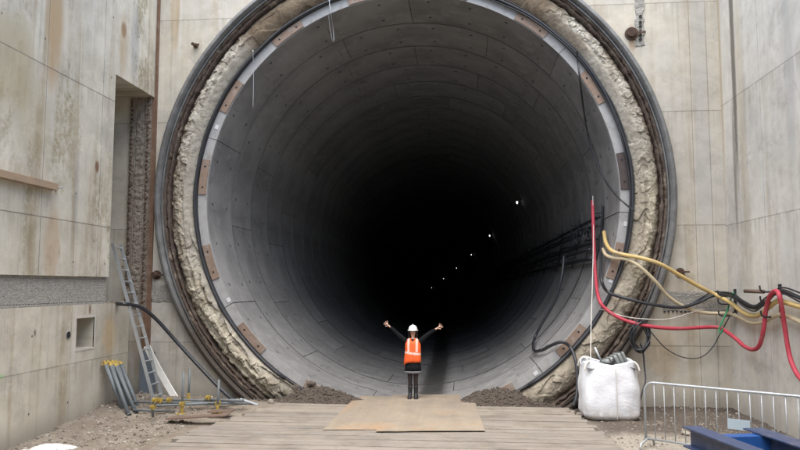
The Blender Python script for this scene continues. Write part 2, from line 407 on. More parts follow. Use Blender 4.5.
# ------------------------------------------------------------------ ground
def hgt(x, y):
    h = 0.0
    def bump(cx, cy, rx, ry, a):
        d = ((x-cx)/rx)**2+((y-cy)/ry)**2
        return a*math.exp(-d)
    h += bump(-5.2, -1.0, 1.6, .9, .22) + bump(-6.3, -2.2, .7, 1.6, .16) + bump(-3.6, -.9, .9, .5, .10)
    h += bump(-2.35, .06, .68, .38, .33) + bump(-1.6, .1, .45, .3, .16)
    h += bump(2.35, .06, .68, .38, .33) + bump(1.6, .1, .45, .3, .16)
    h += bump(6.2, -.3, .8, .5, .05)
    rough = .035 + .05*min(1, h*3)
    n = fbm((x, y, 0), 1.6, 5)*rough + fbm((x, y, 3), 7, 4)*(.018+.05*min(.5, h))
    k = 1.0
    if -4.2 < x < 4.2 and y < -.7: n = min(n, 0)*.4-.01
    return h + n*k
g = MB(); nx, ny = 330, 250
x0, x1, y0, y1 = -9.2, 9.2, -13.5, .24
for j in range(ny+1):
    for i in range(nx+1):
        x = x0+(x1-x0)*i/nx; y = y0+(y1-y0)*j/ny
        edge = min(1, (x-x0)/.5, (x1-x)/.5, (y-y0)/1.0)
        g.v.append((x, y, hgt(x, y)*max(0, edge) if edge < 1 else hgt(x, y)))
for j in range(ny):
    for i in range(nx):
        a = j*(nx+1)+i; g.f.append((a, a+1, a+nx+2, a+nx+1)); g.m.append(0)
BIG = 600
g.add([(-BIG, -BIG, 0), (BIG, -BIG, 0), (BIG, y0, 0), (-BIG, y0, 0)], [(0, 1, 2, 3)])
g.add([(-BIG, y0, 0), (x0, y0, 0), (x0, y1, 0), (-BIG, y1, 0)], [(0, 1, 2, 3)])
g.add([(x1, y0, 0), (BIG, y0, 0), (BIG, y1, 0), (x1, y1, 0)], [(0, 1, 2, 3)])
tag(g.build('ground', m_ground, smooth=True), kind='structure')

# loose stones
ico = bmesh.new(); bmesh.ops.create_icosphere(ico, subdivisions=1, radius=1); icov = [v.co.copy() for v in ico.verts]; ico.verts.index_update()
icof = [[v.index for v in f.verts] for f in ico.faces]; ico.free()
def stone(mb, p, r, seed):
    rot = Matrix.Rotation(seed*1.7, 3, 'Z') @ Matrix.Rotation(seed*2.3, 3, 'X')
    vs = []
    for v in icov:
        q = v*(1+.45*noise.noise(v*1.3+Vector((seed*3.1, seed, 0)))); q = Vector((q.x*r, q.y*r*.85, q.z*r*.6)); vs.append(rot @ q + Vector(p))
    mb.add(vs, icof)
def in_deck(x, y): return -4.6-.12*y*0 < x < 4.6 and y < -.6
t = NT('stone'); P = t.coords(); col = t.mix(t.white(t.comb((t.sep(P)[0]*9).floor(), (t.sep(P)[1]*9).floor(), 0.0)), (.15, .122, .096), (.36, .325, .275))
m_stone = t.done(t.mix(t.ramp(t.sep(P)[1], -.75, -.4, 0, .8)*t.sep(P)[0].abs().lt(4.5), col, (.06, .046, .036)), .95, t.noise(P, 40, 5, .7), .6, .01)
st = MB(); k = 0
while k < 5200:
    z_ = random.random()
    if z_ < .45: x = random.uniform(XL, -2.6); y = random.uniform(-6.5, 0)
    elif z_ < .72: x = random.uniform(1.3, 4.6); y = random.uniform(-.6, .2)
    elif z_ < .88: x = random.uniform(-4.4, -1.3); y = random.uniform(-.6, .2)
    else: x = random.uniform(3.6, XR); y = random.uniform(-4, 0)
    if -4.1 < x < 3.6 and y < -.55: continue
    r = random.choice([.012, .015, .02, .02, .028, .04]) * random.uniform(.6, 1.2)
    if x > 3.6: r *= .8
    stone(st, (x, y, hgt(x, y)+r*.25), r, k*.37); k += 1
tag(st.build('gravel', m_stone, smooth=False), 'loose brown and pale gravel scattered over the shaft floor', 'gravel', kind='stuff')
chunks = [(311, 378, 'small pale rubble lump caught in the mud by the lower left lining edge', .13, .05), (296, 385, 'pale concrete lump at the foot of the left grout ring', .12, .0), (271, 404, 'white rubble lump beside the left edge of the timber mats', .09, -.75),
          (580, 409, 'grey broken rubble lump beside the right end of the back timber mat', .10, -1.2), (570, 411, 'flat rubble piece at the right end of the back timber mat', .09, -1.1), (686, 424, 'whitish rubble piece on the dark soil behind the barrier', .09, -2.9), (661, 412, 'grey rubble piece near the white bag behind the barrier', .08, -2.0), (794, 433, 'small yellowish stone at the foot of the right wall', .07, -4.2)]
for i, (px, py, lb, r, Y) in enumerate(chunks):
    p = atY(px, py, Y); mb = MB(); stone(mb, (p.x, p.y, hgt(p.x, p.y)+r*.4), r, 11+i*2.2)
    tag(mb.build('rubble_lump', m_stone), lb, 'stone')

# ------------------------------------------------------------------ front wall with round opening
RO = 6.0
fwall = empty('front_wall', (0, 0, 0), 'tall cream concrete end wall with the huge round tunnel opening', 'wall')
def holed_panel(mb, X0, X1, Z0, Z1, Y, r, cx, cz, n=240):
    vs = []; fs = []
    corners = [math.atan2(z-cz, x-cx) for x in (X0, X1) for z in (Z0, Z1)]
    angs = sorted(set([2*PI*i/n-PI for i in range(n)]+corners))
    for a in angs:
        c, s = math.cos(a), math.sin(a)
        tx = ((X1-cx)/c if c > 0 else (X0-cx)/c) if abs(c) > 1e-9 else 1e9
        tz = ((Z1-cz)/s if s > 0 else (Z0-cz)/s) if abs(s) > 1e-9 else 1e9
        k_ = min(tx, tz); vs += [(cx+c*r, Y, cz+s*r), (cx+c*k_, Y, cz+s*k_), (cx+c*r, Y+1.4, cz+s*r)]
    m = len(angs)
    for i in range(m):
        j = (i+1) % m; fs.append((i*3, j*3, j*3+1, i*3+1)); fs.append((i*3, i*3+2, j*3+2, j*3))
    mb.add(vs, fs)
mb = MB(); holed_panel(mb, -9.4, XR, -1.6, WTOP, 0, RO, 0, CZ)
mb.box((-9.4, 1.4, -1.6), (XL-.01, 1.5, WTOP))
mb.build('wall_face', m_front, fwall)
# scabbled couplers strips inside the left rebate, one part each
for (pa, pb, mt_) in ((127, 132.5, m_roughd), (132.5, 142.5, m_roughb), (142.5, 149.5, m_roughd)):
    xa = atY(pa, 200, -.05).x; xb = atY(pb, 200, -.05).x; mb = MB(); n1_, n2_ = 6, 260
    zt = 7.6; zb = 2.2
    for j in range(n2_+1):
        for i in range(n1_+1):
            x = xa+(xb-xa)*i/n1_; z = zb+(zt-zb)*j/n2_
            d = .04+.035*fbm((x*3, 1, z*3), 3, 4) + (.02 if mt_ is m_roughd else 0)
            if i in (0, n1_): d = -.01
            mb.v.append((x, -d, z))
    for j in range(n2_):
        for i in range(n1_):
            a = j*(n1_+1)+i; mb.f.append((a, a+1, a+n1_+2, a+n1_+1)); mb.m.append(0)
    mb.build('scabbled_strip', mt_, fwall)
    if mt_ is m_roughd:
        mb = MB(); xm = xa+(xb-xa)*.45
        for k in range(48):
            z = 2.35+k*.105; mb.rod((xm, -.02, z), (xm+random.uniform(-.01, .01), -.085, z+.004), .024, 8)
        mb.build('rebar_coupler_row', m_rust, fwall)
# rusty upright strip in the corner
xs0, xs1 = fY(151.8, 20).x, fY(160.2, 20).x
mb = MB(); mb.box((xs0, -.05, 0), (xs0+.05, .01, WTOP)); mb.box((xs1-.03, -.045, 0), (xs1, .01, WTOP)); mb.box((xs0+.05, -.02, 0), (xs1-.03, .01, WTOP))
mb.build('corner_strip', m_cstrip, fwall)
# scabbled patches: lower left and row of holes upper right, lower right band
def rough_patch(name, pts, mat, parent, amp=.03, n=(60, 14), nrm=(0, -1, 0)):
    a, b, c, d = [Vector(p) for p in pts]; N = Vector(nrm); mb = MB()
    for j in range(n[1]+1):
        for i in range(n[0]+1):
            u = i/n[0]; v = j/n[1]; p = (a*(1-u)+b*u)*(1-v)+(d*(1-u)+c*u)*v
            e = 1 if 0 < i < n[0] and 0 < j < n[1] else 0
            t1 = (b-a).normalized(); t2 = (d-a).normalized()
            p = p + t1*fbm(p, 5, 3)*.05 + t2*fbm(p+Vector((9, 9, 9)), 5, 3)*.05
            mb.v.append(p+N*(-.01 + e*(.022+amp*(.5+.6*fbm(p, 9, 4)))))
    for j in range(n[1]):
        for i in range(n[0]):
            k = j*(n[0]+1)+i; mb.f.append((k, k+1, k+n[0]+2, k+n[0]+1)); mb.m.append(0)
    return mb.build(name, mat, parent, smooth=True)
rough_patch('scabbled_patch', [fY(151, 303), fY(178, 303), fY(168, 284), fY(151, 284)], m_rough, fwall, .02, (20, 14))
rough_patch('scabbled_patch', [fY(634, 47), fY(645, 47), fY(644, -8), fY(635, -8)], m_rough, fwall, .02, (10, 50))
rough_patch('scabbled_patch', [fY(662, 312), fY(729, 313), fY(729, 291), fY(664, 291)], m_rough, fwall, .012, (40, 14))
mb = MB()
for yy in (17, 23, 27, 32, 36, 40):
    p = fY(640, yy); mb.rod((p.x, -.035, p.z), (p.x, -.058, p.z), .035, 10)
mb.build('drill_hole_row', m_hole, fwall)
mb = MB()
for k in range(9):
    p = fY(664+k*4.2, 311.5); mb.rod((p.x, -.02, p.z), (p.x, -.042, p.z), .02, 8)
mb.build('drill_hole_row', m_hole, fwall)

def pipe_stub(px, py, r, lab):
    p = fY(px, py); e = empty('wall_anchor', (p.x, 0, p.z), lab, 'anchor')
    mb = MB(); mb.rod((0, .01, 0), (0, -.03, 0), r*1.6, 14); mb.build('base_plate', m_rust, e)
    mb = MB(); mb.tube([(0, -.03, 0), (-.02, -.10, .01), (-.03, -.16, .0)], r, 12); mb.build('stub', m_rust, e)
    mb = MB(); mb.box((-.02, -.12, -.02), (r*3, -.09, .02)); mb.build('lug', m_rust, e)
pipe_stub(631.5, 34, .10, 'rusty round anchor beside the row of black drill holes, upper right')
pipe_stub(157, 275, .07, 'rusty bent anchor on the wall between corner strip and left collar')
pipe_stub(680, 272, .06, 'rusty anchor on the wall just above the yellow hose')
pipe_stub(196, 46, .04, 'small rusty anchor on the wall at the upper left of the collar')

# ------------------------------------------------------------------ left wall
lw = empty('left_wall', (XL, -6, 0), 'stained concrete side wall on the left with deep recess and square pocket', 'wall')
def P_(o):  # keep world coords for child meshes of an empty away from origin
    o.matrix_parent_inverse = o.parent.matrix_world.inverted(); return o
YR = lX(111.5, 200).y                       # start of the recess
zs = lX(150.5, 95).z                        # soffit height
zb1, zb2 = lX(110, 277).z, lX(110, 303.5).z
YE = lX(128, 350).y                         # end of the lower wall
mb = MB(); mb.box((XL-3, YB, zb1), (XL, YR, WTOP)); mb.box((XL-3, YR, zs), (XL, -.004, WTOP))
P_(mb.build('upper_wall', m_leftU, lw))
mb = MB(); mb.box((XL-3, YB, zb2-.001), (XL-.05, YR, zb1)); P_(mb.build('band_backing', m_rough, lw))
rough_patch('scabbled_band', [(XL-.04, YB, zb2+.015), (XL-.04, YR-.01, zb2+.015), (XL-.04, YR-.01, zb1-.015), (XL-.04, YB, zb1-.015)], m_rough, lw, .03, (700, 24), (1, 0, 0))
P_(lw.children[-1])
# rows of small drill holes along the edges of the band
mb = MB()
y = YR-.1
while y > -9:
    for zz in (zb1-.05, zb2+.06):
        mb.rod((XL-.03, y, zz), (XL+.001, y, zz), .009, 6)
    y -= .085
P_(mb.build('drill_hole_row', m_pocket, lw))
# lower wall with the square pocket
hy0, hy1 = lX(76, 333).y, lX(94, 333).y; hz0, hz1 = lX(77, 349.5).z, lX(94, 317).z
mb = MB(); D_ = .55
ys = [YB, hy0, hy1, YE]; zs_ = [-1.0, hz0, hz1, zb2]
for i in range(3):
    for j in range(3):
        if i == 1 and j == 1: continue
        mb.add([(XL, ys[i], zs_[j]), (XL, ys[i+1], zs_[j]), (XL, ys[i+1], zs_[j+1]), (XL, ys[i], zs_[j+1])], [(0, 1, 2, 3)])
a = (hy0, hy1, hz0, hz1)
q = [(XL, hy0, hz0), (XL, hy1, hz0), (XL, hy1, hz1), (XL, hy0, hz1)]; q2 = [(XL-D_, y, z) for (_, y, z) in q]
mb.add(q+q2, [(0, 1, 5, 4), (1, 2, 6, 5), (2, 3, 7, 6), (3, 0, 4, 7), (4, 5, 6, 7)])
mb.add([(XL, YB, zb2), (XL, YE, zb2), (XL-3, YE, zb2), (XL-3, YB, zb2)], [(0, 1, 2, 3)])
mb.add([(XL, YE, -1), (XL, YE, zb2), (XL-3, YE, zb2), (XL-3, YE, -1)], [(0, 1, 2, 3)])
P_(mb.build('lower_wall', m_leftL, lw))
mb = MB(); f_ = .035
for (ya, yb, za, zb_) in ((hy0-f_, hy1+f_, hz0-f_, hz0), (hy0-f_, hy1+f_, hz1, hz1+f_), (hy0-f_, hy0, hz0, hz1), (hy1, hy1+f_, hz0, hz1)):
    mb.box((XL-.02, ya, za), (XL+.008, yb, zb_))
P_(mb.build('pocket_rim', m_rimc, lw))
mb = MB(); mb.box((XL-3, YR, 2.5), (XL-1.7, -.004, zs)); P_(mb.build('recess_back', m_leftL, lw))
p = lX(68, 335); mb = MB(); mb.rod((XL-.05, p.y, p.z), (XL+.012, p.y, p.z), .085, 20); P_(mb.build('sleeve_rim', m_rough, lw))
mb = MB(); mb.rod((XL-.05, p.y, p.z), (XL+.015, p.y, p.z), .068, 20); P_(mb.build('sleeve_hole', m_hole, lw))
# broken crumbs on the ledge
mb = MB()
for i in range(60):
    stone(mb, (XL-random.uniform(0, .35), random.uniform(YR-.1, YE), zb2+.01), random.uniform(.015, .05), i)
tag(mb.build('ledge_rubble', m_stone), 'pale crumbs of broken concrete lying on the ledge behind the ladder', 'rubble', kind='stuff')

rw = empty('right_wall', (XR, -6, 0), 'pale grey concrete side wall on the right with long dark water streaks', 'wall')
mb = MB(); mb.box((XR, YB, -1), (XR+1.5, 1.4, WTOP)); P_(mb.build('wall_face', m_right, rw))
rough_patch('scabbled_band', [(XR-.001, -7.5, 2.15), (XR-.001, -.02, 2.15), (XR-.001, -.02, rX(731, 288).z), (XR-.001, -7.5, rX(731, 288).z-.05)], m_rough, rw, .012, (260, 16), (-1, 0, 0)); P_(rw.children[-1])
rear = MB(); rear.box((XL-3, YB-1, -1), (XR+1.5, YB, WTOP)); tag(rear.build('rear_wall', m_rear), 'plain concrete wall closing the shaft behind the viewpoint', 'wall')

# ------------------------------------------------------------------ portal rings
portal = empty('tunnel_portal', (0, 0, CZ), 'round portal rim of grey steel collar, rusty flange and broken grout', 'portal')
def revolve(prof, n, disp=None):
    mb = MB(); m = len(prof); cols = []
    for i in range(n):
        a = 2*PI*i/n
        for j, (r, y) in enumerate(prof):
            dr, dy = disp(a, j, r, y) if disp else (0, 0)
            mb.v.append(((r+dr)*math.cos(a), y+dy, (r+dr)*math.sin(a)))
    for i in range(n):
        for j in range(m-1):
            k = (i+1) % n; mb.f.append((i*m+j, k*m+j, k*m+j+1, i*m+j+1)); mb.m.append(0)
    return mb
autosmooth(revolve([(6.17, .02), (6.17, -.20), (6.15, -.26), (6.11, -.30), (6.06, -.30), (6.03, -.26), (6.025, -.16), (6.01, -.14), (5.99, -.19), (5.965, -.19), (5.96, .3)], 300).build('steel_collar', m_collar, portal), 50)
def dn(amp, s):
    def f(a, j, r, y):
        p = (math.cos(a)*r, y+j*.3, math.sin(a)*r)
        return fbm(p, s, 4)*amp, fbm((p[0]+7, p[1], p[2]), s, 4)*amp
    return f
revolve([(5.98, .2), (5.975, -.13), (5.95, -.15), (5.92, -.14), (5.91, -.03), (5.895, -.03), (5.885, -.10), (5.855, -.11), (5.835, -.06), (5.83, .2)], 720, lambda a, j, r, y: (.020*noise.noise(Vector((a*40, j, 0)))+.016*noise.cell(Vector((a*34, j*.7, 0)))+.012*noise.noise(Vector((a*150, j, 3))), .022*noise.noise(Vector((a*60, j*.6, 5)))+.018*noise.noise(Vector((a*170, j, 3))))).build('rusted_flange', m_flange, portal, smooth=True)
stud = None
for i in range(96):
    a = R(144+i*252/95)+random.uniform(-.016, .016)
    if stud is None:
        mb = MB(); mb.rod((0, 0, 0), (0, -.165, 0), .016, 7); stud = mb.build('flange_stud', m_rust, portal, smooth=True); q = stud
    else:
        q = stud.copy(); COL.objects.link(q); q.parent = portal
    q.location = (math.cos(a)*5.905, 0, math.sin(a)*5.905); q.rotation_euler = (random.uniform(-.3, .3), 0, random.uniform(-.4, .4)); q.scale = (random.uniform(.7, 1.3), random.uniform(.6, 1.1), 1)

# grout annulus
prof = []
NP = 42
for j in range(NP+1):
    u = j/NP; r = 5.20+(5.85-5.20)*u; y = .12-.26*math.sin(PI*min(1, max(0, u*1.02)))**.6
    prof.append((r, y))
def wdeg(a): return (math.degrees(a)+360) % 360
def win(d, a, b, s=8):
    def one(dd): return max(0, min(1, (dd-a)/s+.5))*max(0, min(1, (b-dd)/s+.5))
    return max(one(d), one(d-360), one(d+360))
def ss(x, a, b):
    t_ = max(0, min(1, (x-a)/(b-a))); return t_*t_*(3-2*t_)
def ridg(p):
    d, pts = noise.voronoi(p); return d[1]-d[0], noise.cell(Vector((math.floor(pts[0].x*97), math.floor(pts[0].y*97), math.floor(pts[0].z*97))))
def gdisp(a, j, r, y):
    d = wdeg(a); u = j/NP
    p = Vector((math.cos(a)*r, y*.5, math.sin(a)*r))
    top = win(d, 46, 137)
    rub = win(d, 14, 50)+win(d, 133, 178); ll = win(d, 190, 240); rl = win(d, 284, 374)
    warp = noise.noise_vector(p*5)*.07
    e1, c1 = ridg((p+warp)*6.5); e2, c2 = ridg((p+warp)*17)
    f = noise.fractal(p*6, .9, 2.1, 6)
    rad = ss(u+.12*noise.noise(p*4), .42, .56)
    amp = .16*top + (rad*1.0+.08)*rub + (ss(u, .12, .3)*1.1+.1)*ll + (.38+.25*rad)*rl + .9*win(d, 172, 196)*rad
    amp = .62*min(1.1, max(.14, amp))
    blk = (c1*.055+c2*.018+min(e1, .12)*.12+min(e2, .1)*.06+f*.022)
    cut = 0
    if top > .1: cut += top*.035*ss(noise.noise(Vector((a*9, u*1.3, 4))), .12, .2)
    if ll > .1: cut += ll*(.09*ss(noise.noise(Vector((a*6, u*5.0, 2))), .0, .12)-.03)
    if rl > .1: cut += rl*.045*ss(noise.noise(Vector((a*10, u*3.2, 8))), .12, .18)
    cut += .03*ss(u+.04*noise.noise(p*6), .40, .46)*(1-ss(u, .50, .60))*(win(d, 140, 200)+win(d, -10, 40))
    e = min(1, j/2, (NP-j)/2)
    return f*.01*e, (-blk*amp + cut)*e
NG = 2200
gm = revolve(prof, NG, gdisp)
cols = []
def lerp3(a, b, t_): return tuple(a[i]+(b[i]-a[i])*t_ for i in range(3))
for i in range(NG):
    a = 2*PI*i/NG; d = wdeg(a)
    for j in range(NP+1):
        u = j/NP; r = prof[j][0]; p = Vector((math.cos(a)*r, 0, math.sin(a)*r))
        n_ = .5+.5*noise.noise(p*2.6)+.25*noise.noise(p*9); n_ = max(0, min(1, n_))
        n6 = .5+.6*noise.noise(p*5+Vector((3, 0, 0)))
        smooth_c = lerp3((.42, .395, .345), (.32, .30, .26), n_)
        mud = lerp3((.12, .088, .058), (.215, .17, .12), n_)
        white = lerp3((.63, .605, .55), (.33, .30, .25), n_)
        yel = lerp3((.60, .57, .48), (.29, .25, .19), n_)
        beige = lerp3((.42, .38, .31), (.27, .235, .185), n_)
        rough_ = lerp3((.50, .46, .38), (.20, .16, .12), n_)
        c = smooth_c
        out = ss(u+(n6-.5)*.25, .42, .54)
        c = lerp3(c, rough_, win(d, 165, 200)*out)
        c = lerp3(c, white, max(win(d, 16, 50), win(d, 134, 170))*out)
        c = lerp3(c, mud, win(d, 50, 137, 7))
        c = lerp3(c, mud, win(d, 38, 52, 4)*(1-out)*.6)
        c = lerp3(c, yel, win(d, 198, 238, 10)*ss(u+(n6-.5)*.5, .12, .35))
        c = lerp3(c, beige, win(d, 284, 366, 12)*.9)
        c = lerp3(c, (.50, .46, .37), win(d, -22, 4, 6)*ss(u, .45, .6)*(1-ss(u, .75, .85)))
        c = lerp3(c, (.10, .085, .06), win(d, 236, 300, 9)*.8)
        c = lerp3(c, lerp3((.17, .12, .08), (.33, .28, .21), n6), ss(u+(n_-.5)*.2, .80, .93)*.8)
        c = lerp3(c, (.12, .10, .08), (1-ss(u, .0, .06))*.8)
        cols.append(c)
autosmooth(gm.build('grout_ring', m_grout, portal, smooth=True, colors=cols), 28)
# black seal lip between grout and lining
revolve([(5.17, .25), (5.175, .02), (5.19, -.02), (5.215, -.02), (5.23, .05), (5.23, .25)], 360, dn(.01, 2)).build('rubber_seal', m_rubber, portal, smooth=True)

# ------------------------------------------------------------------ lining rings
RL = 1.8; RT = .235
def cl(s): # centre line drift of the tunnel (curves left and dips)
    s = max(0, s); return -.00075*s*s, -.0004*s*s
tunnel = empty('tunnel_lining', (0, .06, CZ), 'long grey tunnel lining of bolted concrete segments fading into the dark', 'tunnel')
base_j = [90, 43, -5, -53, -101, -149, 163]
pattern = [0, 23, 1, -22, 12, -10]
def ring_mesh(off, first=False, seed=0):
    rnd = random.Random(seed)
    J = sorted([(a+off) % 360 for a in base_j])
    gw = .09                                   # joint half width in degrees
    angs = set()
    N = 300
    for i in range(N):
        a = 360*i/N
        if all(abs((a-j+180) % 360-180) > .3 for j in J): angs.add(round(a, 3))
    pk = []
    for q in range(7):
        a0 = J[q]; a1 = J[(q+1) % 7]; w_ = (a1-a0) % 360
        for f_ in (.12, .38, .62, .88): pk.append((a0+w_*f_) % 360)
    for j in J:
        angs.add(round((j-gw) % 360, 3)); angs.add(round((j+gw) % 360, 3))
    pw = .85
    for c_ in pk:
        angs.add(round((c_-pw/2) % 360, 3)); angs.add(round((c_+pw/2) % 360, 3))
    angs = sorted(angs)
    clean = [angs[0]]
    for a in angs[1:]:
        if a-clean[-1] > .04: clean.append(a)
    angs = clean
    ys = [0, .035, .34, .41, 1.36, 1.43, RL-.03, RL]
    tones = [rnd.uniform(.84, 1.12) for _ in range(7)]
    def segidx(a):
        for q in range(7):
            if (a-J[q]) % 360 < (J[(q+1) % 7]-J[q]) % 360: return q
        return 0
    segoff = [rnd.uniform(-.006, .006) for _ in range(7)]
    mb = MB(); cols = []; n = len(angs); m = len(ys)
    step = rnd.uniform(-.004, .01)
    for a in angs:
        q = segidx(a); so_ = segoff[q]
        dj = min(abs((a-j+180) % 360-180) for j in J)
        for k, y in enumerate(ys):
            r = RI+so_+step
            if k in (0, m-1): r += (.012 if first and k == 0 else .06)
            if dj <= gw+.01 : r += .0
            mb.v.append((r*math.cos(R(a)), y, r*math.sin(R(a)))); t_ = tones[q]; cols.append((t_, t_, t_))
    pset = [(c_ % 360) for c_ in pk]
    for i in range(n):
        i2 = (i+1) % n; am = (angs[i]+((angs[i2]-angs[i]) % 360)/2) % 360
        isj = any(abs((am-j+180) % 360-180) < gw for j in J)
        isp = any(abs((am-c_+180) % 360-180) < pw/2-.01 for c_ in pset)
        for k in range(m-1):
            f = (i*m+k, i*m+k+1, i2*m+k+1, i2*m+k)
            if isj:
                # groove: push a copy outwards
                vs = [Vector(mb.v[x]) for x in f]; o = len(mb.v)
                for v in vs:
                    rr = math.hypot(v.x, v.z); s_ = (rr+.03)/rr; mb.v.append((v.x*s_, v.y, v.z*s_)); cols.append((1, 1, 1))
                mb.f += [(o, o+1, o+2, o+3), (f[0], f[1], o+1, o), (f[2], f[3], o+3, o+2)]; mb.m += [1, 1, 1]
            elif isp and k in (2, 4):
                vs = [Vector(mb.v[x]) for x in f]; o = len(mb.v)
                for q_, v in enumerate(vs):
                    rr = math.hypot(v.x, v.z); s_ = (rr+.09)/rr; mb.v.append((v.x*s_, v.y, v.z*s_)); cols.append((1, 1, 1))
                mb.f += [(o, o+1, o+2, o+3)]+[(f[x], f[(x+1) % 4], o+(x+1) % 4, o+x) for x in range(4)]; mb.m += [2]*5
            elif k in (0, m-2) and not (first and k == 0):
                mb.f.append(f); mb.m.append(1)
            else:
                mb.f.append(f); mb.m.append(0)
    # outer skin and end faces
    o = len(mb.v); ro = RI+RT
    nn = 180
    for i in range(nn):
        a = 2*PI*i/nn
        for (r, y) in ((RI+(.012 if first else .06), 0.0), (ro, -.0 if first else 0.0), (ro, RL+.01), (RI+.08, RL+.01)):
            mb.v.append((r*math.cos(a), y, r*math.sin(a))); cols.append((1, 1, 1))
    for i in range(nn):
        k = (i+1) % nn
        for e_ in range(3):
            mb.f.append((o+i*4+e_, o+i*4+e_+1, o+k*4+e_+1, o+k*4+e_)); mb.m.append(3 if e_ == 0 else (0))
    return mb, cols
# shape groove faces as narrow: pockets share the grid lines at ys 0.34-0.41 and 1.36-1.43
protos = []
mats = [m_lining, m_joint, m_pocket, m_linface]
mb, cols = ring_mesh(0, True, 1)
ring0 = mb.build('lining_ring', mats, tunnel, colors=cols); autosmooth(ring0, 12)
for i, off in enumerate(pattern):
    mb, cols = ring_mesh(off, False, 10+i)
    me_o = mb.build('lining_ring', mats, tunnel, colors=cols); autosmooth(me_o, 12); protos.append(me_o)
NR = 84
order = [1, 2, 3, 4, 5, 0]
for k in range(1, NR):
    pr = protos[order[(k-1) % 6]]
    o = pr if k <= 6 else pr.copy()
    if k > 6: COL.objects.link(o); o.parent = tunnel
    s_ = k*RL; dx, dz = cl(s_); dx2, dz2 = cl(s_+RL)
    o.location = (dx+random.uniform(-.004, .004), s_, dz+random.uniform(-.004, .004))
    o.rotation_euler = (math.atan2(dz2-dz, RL), 0, -math.atan2(dx2-dx, RL))
# unseen outer sleeve and end cap, added to keep daylight out of the tunnel
mb = MB(); rings = []
for k in range(0, NR+2, 2):
    s_ = k*RL; dx, dz = cl(s_); rings.append([(dx+5.26*math.cos(2*PI*i/64), s_+.1, dz+5.26*math.sin(2*PI*i/64)) for i in range(64)])
mb.loft(rings, cap=False); mb.build('light_seal_sleeve', m_pocket, tunnel)
mb = MB(); s_ = NR*RL; dx, dz = cl(s_); mb.box((dx-5.3, s_-.1, dz-5.3), (dx+5.3, s_+.1, dz+5.3)); mb.build('light_seal_cap', m_pocket, tunnel)
# packing plates on the leading face, each its own sub-part of the first ring
for i in range(15):
    adeg = 174.0-24*i; a = R(adeg); d_ = wdeg(a)
    mb = MB(); rm = RI+.125; hl = .43; n = 10; da = hl/rm
    rr0, rr1 = RI+.03, RI+.22
    vs = []
    for q in range(n+1):
        aa = a-da+2*da*q/n
        for (r, y) in ((rr0, -.002), (rr0, -.03), (rr1, -.03), (rr1, -.002)): vs.append((r*math.cos(aa), y, r*math.sin(aa)))
    fs = []
    for q in range(n):
        for e_ in range(3): fs.append((q*4+e_, q*4+e_+1, (q+1)*4+e_+1, (q+1)*4+e_))
    fs += [(0, 1, 2, 3), (n*4, n*4+3, n*4+2, n*4+1)]
    mb.add(vs, fs)
    dark = i in (7,)
    for sg in (-.6, .6):
        aa = a+da*sg; mb.rod((rm*math.cos(aa), -.028, rm*math.sin(aa)), (rm*math.cos(aa), -.033, rm*math.sin(aa)), .026, 10, mi=1)
    o = mb.build('packing_plate', [m_plated if dark else m_plate, m_hole], ring0)
    if dark: o['label'] = 'dark brown packing plate'
# white tags and dark bolt pads on the face
for (px, py) in ((216, 126.5), (233, 297), (629, 224), (613, 281), (536, 373.5), (377, 4)):
    p = atY(px, py, .0); ang = math.atan2(p.z-CZ, p.x); r = min(RI+.17, max(RI+.06, math.hypot(p.z-CZ, p.x)))
    mb = MB(); rot = Matrix.Rotation(-ang, 3, 'Y'); c_ = Vector((r*math.cos(ang), 0, r*math.sin(ang)))
    mb.box(c_+Vector((-.045, -.012, -.055)), c_+Vector((.045, -.003, .055)), rot=rot, org=c_)
    mb.build('face_tag', m_sticker, ring0)
# longitudinal joints visible on the leading face
for j in base_j:
    a = R(j); mb = MB(); c_ = Vector(((RI+.11)*math.cos(a), 0, (RI+.11)*math.sin(a)))
    mb.box(c_+Vector((-.112, -.004, -.007)), c_+Vector((.112, .0, .007)), rot=Matrix.Rotation(-a, 3, 'Y'), org=c_)
    mb.build('segment_joint', m_joint, ring0)

